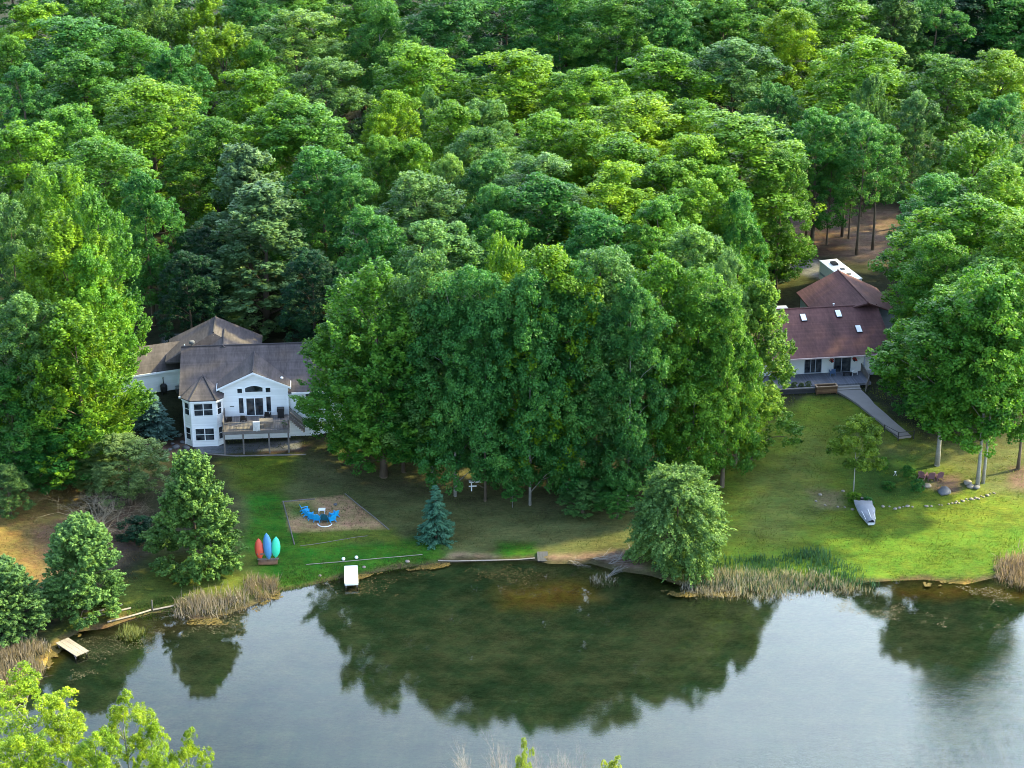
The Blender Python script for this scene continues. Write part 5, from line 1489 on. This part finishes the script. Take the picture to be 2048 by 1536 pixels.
# driftwood branches by the willow
for i, (px, py, sd) in enumerate([(1140, 1122, 41), (1190, 1118, 42), (1225, 1128, 43), (1255, 1112, 44), (1215, 1160, 45)]):
    b = bare(sd, 4.2, .5, M_dead, 3, .05, 4); b.v = [(y_ * .9 + z_ * .9, x_ * .8, max(.02, abs(x_) * .25 + z_ * .10)) for x_, y_, z_ in b.v]
    o = b.build("dead_branches", M_dead); x, y, z = at(px, py); o.location = (x, y, max(z, .0)); o.rotation_euler = (0, 0, R(25 * i - 40))
    tag(o, ["fallen dead branches right of the grey board panel", "fallen dead branches in the middle of the brushy bank", "fallen dead branches on the bank overhanging the water", "fallen dead branches close to the willow's left side", "dead twigs standing in the water left of the willow"][i], "branches", "dead brush left of the willow")

# ------------------------------------------------------------------ white sign post with two boards
x, y, z = at(943, 982)
sg = empty("sign_post", (x, y, z), R(6), "white post with two white boards at the foot of the front grove", "sign post")
MB().box(-.06, .06, -.05, .05, -.3, 1.12).build('post', M_whitepaint, sg)
MB().slab([(-.28, -.22, 1.16), (.98, -.22, 1.16), (.98, .22, 1.22), (-.28, .22, 1.22)], .07).build('top_board', M_whitepaint, sg)
MB().box(-.30, .55, -.10, -.052, .55, .68).build('lower_board', M_whitepaint, sg)

# ------------------------------------------------------------------ right lawn: covered boat, fire circle, stones
x, y, z = at(1742, 1055)
bt = empty("covered_boat", (x, y, z), R(3), "small boat under a grey tarpaulin, parked bow first on the lawn", "boat")
n = 9; m = 9; vs = []; fs = []
LB = 4.6
for i in range(n + 1):
    t = i / n; y_ = t * LB
    hwid = .95 * (min(1, .36 + t * 1.15) ** .8)
    zr_ = .62 + .30 * math.sin(min(1, t * 1.3) * math.pi * .5) + (.12 if abs(t - .62) < .12 else 0)
    for k in range(m):
        s = k / (m - 1) * 2 - 1
        sag = (1 - abs(s) ** 2.2) * (.24 if t < .9 else -.10) + .05 * math.sin(t * 17 + s * 5)
        vs.append((s * hwid, y_, zr_ + sag - .15 * abs(s) ** 6 + (.25 * abs(s) ** 3 if t > .88 else 0)))
for i in range(n):
    for k in range(m - 1): fs.append((i * m + k, i * m + k + 1, i * m + m + k + 1, i * m + m + k))
MB().add(vs, fs).build('tarpaulin', M_tarp, bt, True)
vs = []; fs = []
for i in range(n + 1):
    t = i / n; y_ = t * LB; hwid = .93 * (min(1, .36 + t * 1.15) ** .8); zr_ = .58 + .30 * math.sin(min(1, t * 1.3) * math.pi * .5)
    vs += [(-hwid, y_, zr_), (-hwid * .75, y_, .16 + .12 * (1 - t)), (hwid * .75, y_, .16 + .12 * (1 - t)), (hwid, y_, zr_)]
for i in range(n):
    for k in range(3): fs.append((i * 4 + k, i * 4 + k + 1, i * 4 + 4 + k + 1, i * 4 + 4 + k))
fs += [(0, 1, 2, 3), (n * 4 + 3, n * 4 + 2, n * 4 + 1, n * 4)]
MB().add(vs, fs).build('hull', pmat("aluminium_hull", (.55, .57, .60), .4, .15, 3, .05, metallic=.3), bt)
MB().box(-.14, .14, LB, LB + .3, .15, 1.15).build('outboard_motor', M_dark, bt)
for s in (-1, 1): MB().tube([(s * .55, LB * .55, .0), (s * .55, LB * .55, .2)], .16, 8).build('support', M_dark, bt)
st_ = MB()
for s in (-.5, .0, .5): st_.tube([(s, .25 + .3 * abs(s), 1.02 - abs(s) * .5), (s * 1.3, 1.9, 1.20 - abs(s) * .4)], .03, 5)
st_.build('strap', M_whitepaint, bt)

adirondack(1845, 956, R(150), M_purple, "plum garden chair with dark shaded side, left one by the fire circle", None)
adirondack(1861, 958, R(178), M_purple, "plum garden chair in the middle by the fire circle", None)
adirondack(1877, 957, R(190), M_purple, "plum garden chair right one by the fire circle", None)
rock(1888, 985, 1.3, "large grey boulder in front of the plum chairs", None, True, 1.3)
rock(1854, 973, .8, "white rock beside the low bush by the fire circle", None, False, 1.3)
rock(1935, 968, 1.0, "white stone pile at the foot of the twin trunk tree", None, False)
rock(1941, 974, .8, "lower white stone against the twin trunk tree", None, False)
rock(1952, 976, .9, "grey stone at the foot of the twin trunk tree", None, True)
x, y, z = at(1790, 952)
fs_ = empty("flower_stand", (x, y, z), 0, "small white flower stand on the lawn between two bushes", "plant stand"); fs_.scale = (.6, .6, .6)
MB().tube([(-.25, 0, 0), (.05, 0, .7)], .03, 5).build('leg', M_whitepaint, fs_); MB().tube([(.3, .1, 0), (.05, 0, .7)], .03, 5).build('leg', M_whitepaint, fs_)
MB().lathe([(.10, .68), (.20, .9), (.18, .9)], 10).build('bowl', M_whitepaint, fs_)
rg = random.Random(4)
arc = [(1676, 1015), (1690, 1016), (1704, 1019), (1718, 1019), (1728, 1020), (1765, 1013), (1778, 1014), (1790, 1018), (1798, 1017), (1806, 1014), (1815, 1014), (1824, 1014),
       (1852, 1013), (1862, 1013), (1878, 1010), (1884, 1010), (1898, 1008), (1904, 1007), (1910, 1007), (1914, 1003), (1918, 1006), (1923, 1000), (1927, 1003), (1932, 999), (1937, 1002),
       (1942, 998), (1947, 999), (1952, 996), (1957, 997), (1962, 993), (1967, 995), (1971, 990), (1976, 992), (1981, 988), (1986, 986), (1990, 988)]
for px, py in arc:
    rock(px + rg.uniform(-1, 1), py + rg.uniform(-1, 1), rg.uniform(.18, .46), "pale stone in the curved row edging the lawn bed", "stones edging the lawn bed")
for px, py in [(1640, 990), (1632, 1003), (1650, 1011), (1686, 983)]:
    rock(px, py, rg.uniform(.3, .45), "pale stone of the ring round the dry grass patch", "stones round the dry patch")

# ------------------------------------------------------------------ reeds, grass fringe, floating weed (nobody could count these)


def blades(name, polys, n, hgt, wid, cols, lean=.25, seed=1, zmin=-.4, mat=None, clump=0.0):
    rg = np.random.RandomState(seed); P = []
    per = n // len(polys)
    for poly in polys:
        W = np.array([flat(*p, .1) for p in poly]); a, b_ = W.min(0), W.max(0)
        got = 0
        while got < per:
            q_ = a + (b_ - a) * rg.rand(per * 3, 2); q_ = q_[sdf(W, q_[:, 0], q_[:, 1]) + 1.1 * wob(q_[:, 0] * 2, q_[:, 1] * 2) + rg.normal(0, .45, len(q_)) < 0]; q_ = q_[wob(q_[:, 0] * 3.3, q_[:, 1] * 3.3) + rg.normal(0, .5, len(q_)) > -.25]
            if clump: q_ = q_[wob(q_[:, 0] * 3.1, q_[:, 1] * 3.1) > clump - .5]
            P.append(q_[:per - got]); got += len(P[-1])
            if len(q_) == 0: break
    P = np.concatenate(P); m = len(P); z = height(P[:, 0], P[:, 1]); z = np.maximum(z, zmin)
    B_ = np.concatenate([P, z[:, None] - .05], 1)
    h_ = hgt * (.35 + .65 * rg.rand(m)) * (1 + .38 * wob(P[:, 0] * 1.9, P[:, 1] * 1.9)); an = rg.rand(m) * 6.283; la = rg.rand(m) * 6.283; le = np.abs(rg.normal(0, lean, m))
    side = np.stack([np.cos(an), np.sin(an), 0 * an], 1) * wid * (.6 + .8 * rg.rand(m))[:, None]
    tip = B_ + np.stack([np.cos(la) * le * h_, np.sin(la) * le * h_, h_ * np.sqrt(np.clip(1 - le ** 2, .1, 1))], 1)
    mid = B_ * .5 + tip * .5 + UP * (h_ * .06)[:, None]
    v_ = np.stack([B_ - side, B_ + side, mid + side * .7, mid - side * .7, tip], 1).reshape(-1, 3)
    me = bpy.data.meshes.new(name); me.vertices.add(m * 5); me.vertices.foreach_set("co", v_.astype(np.float32).ravel())
    i0 = np.arange(m) * 5
    lp = np.stack([i0, i0 + 1, i0 + 2, i0 + 3, i0 + 3, i0 + 2, i0 + 4], 1)
    me.loops.add(m * 7); me.loops.foreach_set("vertex_index", lp.astype(np.int32).ravel())
    me.polygons.add(m * 2); me.polygons.foreach_set("loop_start", np.stack([np.arange(m) * 7, np.arange(m) * 7 + 4], 1).astype(np.int32).ravel())
    me.update(calc_edges=True)
    at_ = me.attributes.new("tint", 'FLOAT', 'FACE'); at_.data.foreach_set("value", np.repeat(rg.rand(m), 2).astype(np.float32))
    me.materials.append(mat or M_blade)
    o = bpy.data.objects.new(name, me); C.objects.link(o); o.color = (*cols, 1); o['kind'] = 'stuff'
    return o


M_blade = leaf_mat("blades", transl=.25, rough=.7, hue=.03, val=.45)
o = blades("dead_reeds", [[(-60, 1310), (40, 1290), (88, 1305), (85, 1350), (40, 1395), (-60, 1405)]], 5000, 1.4, .03, (.20, .17, .13), .45, 1)
tag(o, "tan dead reeds at the lower left shore", "reeds")
o = blades("dead_reeds", [[(350, 1212), (385, 1200), (430, 1198), (490, 1192), (500, 1205), (440, 1232), (390, 1240), (355, 1235)]], 1100, 1.6, .03, (.20, .175, .145), .45, 2)
tag(o, "grey dead reeds on the shore below the big pine", "reeds")
o = blades("dead_reeds", [[(482, 1180), (510, 1168), (550, 1166), (556, 1178), (520, 1198), (490, 1202)]], 700, 1.4, .028, (.18, .15, .115), .45, 3)
tag(o, "brown dead reeds just below the kayak rack", "reeds")
o = blades("cattails", [[(1370, 1165), (1440, 1135), (1540, 1120), (1630, 1112), (1720, 1145), (1760, 1170), (1640, 1185), (1480, 1190)]], 4500, 1.0, .03, (.030, .090, .045), .32, 4)
tag(o, "green cattails along the shore right of the willow", "reeds")
o = blades("dead_reeds", [[(1360, 1170), (1440, 1150), (1560, 1152), (1720, 1175), (1760, 1185), (1600, 1190), (1500, 1200), (1390, 1195)]], 4200, 1.1, .026, (.27, .25, .20), .45, 5)
tag(o, "pale dead stalks in front of the cattails", "reeds")
o = blades("dead_reeds", [[(1990, 1150), (2050, 1105), (2160, 1085), (2160, 1190), (2040, 1172)]], 6000, 1.3, .03, (.22, .175, .135), .45, 6)
tag(o, "tan dead reeds at the right edge shore", "reeds")
o = blades("tall_grass", [[(1780, 1120), (2000, 1080), (2048, 1060), (2040, 1130), (1940, 1165), (1780, 1160)]], 3000, .22, .03, (.075, .150, .014), .5, 7)
tag(o, "bright uncut grass along the right shore", "grass")
o = blades("tall_grass", [[(560, 1150), (700, 1135), (880, 1118), (880, 1128), (700, 1153), (560, 1182)], [(440, 1210), (330, 1200), (240, 1235), (420, 1225)]], 6000, .30, .03, (.050, .105, .014), .5, 8)
tag(o, "uncut grass along the left and middle shore", "grass")
o = blades("water_weeds", [[(230, 1270), (250, 1255), (290, 1258), (285, 1280), (250, 1285)]], 900, 1.0, .03, (.17, .20, .07), .3, 9)
tag(o, "olive weed clump standing in the water by the left logs", "weeds")
o = blades("dead_reeds", [[(1190, 1150), (1240, 1150), (1240, 1165), (1195, 1168)], [(1180, 1150), (1200, 1150), (1200, 1165)]], 260, .9, .03, (.42, .37, .30), .5, 10)
tag(o, "broken pale stalks in the water left of the willow", "reeds")

for px_poly, colr, n_, lab in [([(1450, 905), (1620, 800), (1690, 800), (1850, 890), (2060, 950), (2060, 1130), (1780, 1150), (1450, 1120)], (.085, .125, .016), 26000, "short grass tufts on the right lawn"),
                         ([(450, 905), (620, 905), (900, 960), (1280, 1000), (1290, 1090), (900, 1110), (640, 1150), (560, 1170), (500, 1100)], (.060, .080, .020), 22000, "short grass tufts on the left and middle lawn"),
                         ([(-20, 1030), (110, 985), (170, 1010), (280, 1080), (300, 1180), (220, 1220), (100, 1240), (-20, 1150)], (.14, .105, .035), 9000, "short dry grass on the slope at the left edge")]:
    o = blades("lawn_grass", [px_poly], n_, .20, .04, colr, .7, 21)
    tag(o, lab, "grass")


def floating(name, polys, n, size, colr, seed, label, thr=.0, freq=1.3):
    rg = np.random.RandomState(seed); P = []
    for poly in polys:
        W = np.array([flat(*p) for p in poly]); a, b_ = W.min(0), W.max(0)
        q_ = a + (b_ - a) * rg.rand(n * 6 // len(polys), 2)
        q_ = q_[sdf(W, q_[:, 0], q_[:, 1]) + 1.2 * wob(q_[:, 0], q_[:, 1]) < 0]
        q_ = q_[(wob(q_[:, 0] * freq, q_[:, 1] * freq) + .6 * wob(q_[:, 0] * 4, q_[:, 1] * 4)) > thr]
        q_ = q_[height(q_[:, 0], q_[:, 1]) < .0]
        P.append(q_[:n // len(polys)])
    P = np.concatenate(P); m = len(P); Pz = np.concatenate([P, .006 + .012 * rg.rand(m)[:, None]], 1)
    L_ = size * (.5 + rg.rand(m))
    me = leaf_mesh(name, Pz, nrm(UP + rdir(rg, m) * .10), L_, L_ * .7, rg.rand(m), mat=M_blade, fold=.0)
    o = bpy.data.objects.new(name, me); C.objects.link(o); o.color = (*colr, 1); o['kind'] = 'stuff'
    return tag(o, label, "weeds")


floating("floating_weeds", [[(140, 1290), (300, 1250), (500, 1225), (480, 1280), (260, 1360), (120, 1370)]], 1500, .11, (.09, .085, .045), 11, "specks of weed floating off the left shore", .2)
floating("floating_weeds", [[(640, 1170), (900, 1128), (1300, 1155), (1330, 1200), (1000, 1190), (700, 1200)]], 1300, .10, (.09, .075, .035), 12, "specks of weed floating off the middle shore", .3)
floating("floating_weeds", [[(1400, 1185), (1750, 1172), (2048, 1165), (2048, 1260), (1700, 1230), (1480, 1215)]], 1500, .12, (.14, .125, .075), 13, "specks of weed floating off the right shore", .25)
floating("algae", [[(1320, 1180), (1480, 1182), (1470, 1194), (1330, 1192)], [(360, 1236), (470, 1222), (560, 1185), (570, 1192), (470, 1245), (380, 1250)], [(88, 1340), (105, 1300), (150, 1268), (160, 1275), (118, 1310), (100, 1350)],
                   [(690, 1153), (830, 1133), (900, 1125), (900, 1132), (830, 1142), (700, 1160)], [(1850, 1160), (2048, 1165), (2048, 1175), (1850, 1172)]], 4500, .18, (.13, .10, .03), 14, "golden algae along the water's edge", -.1, 2.0)
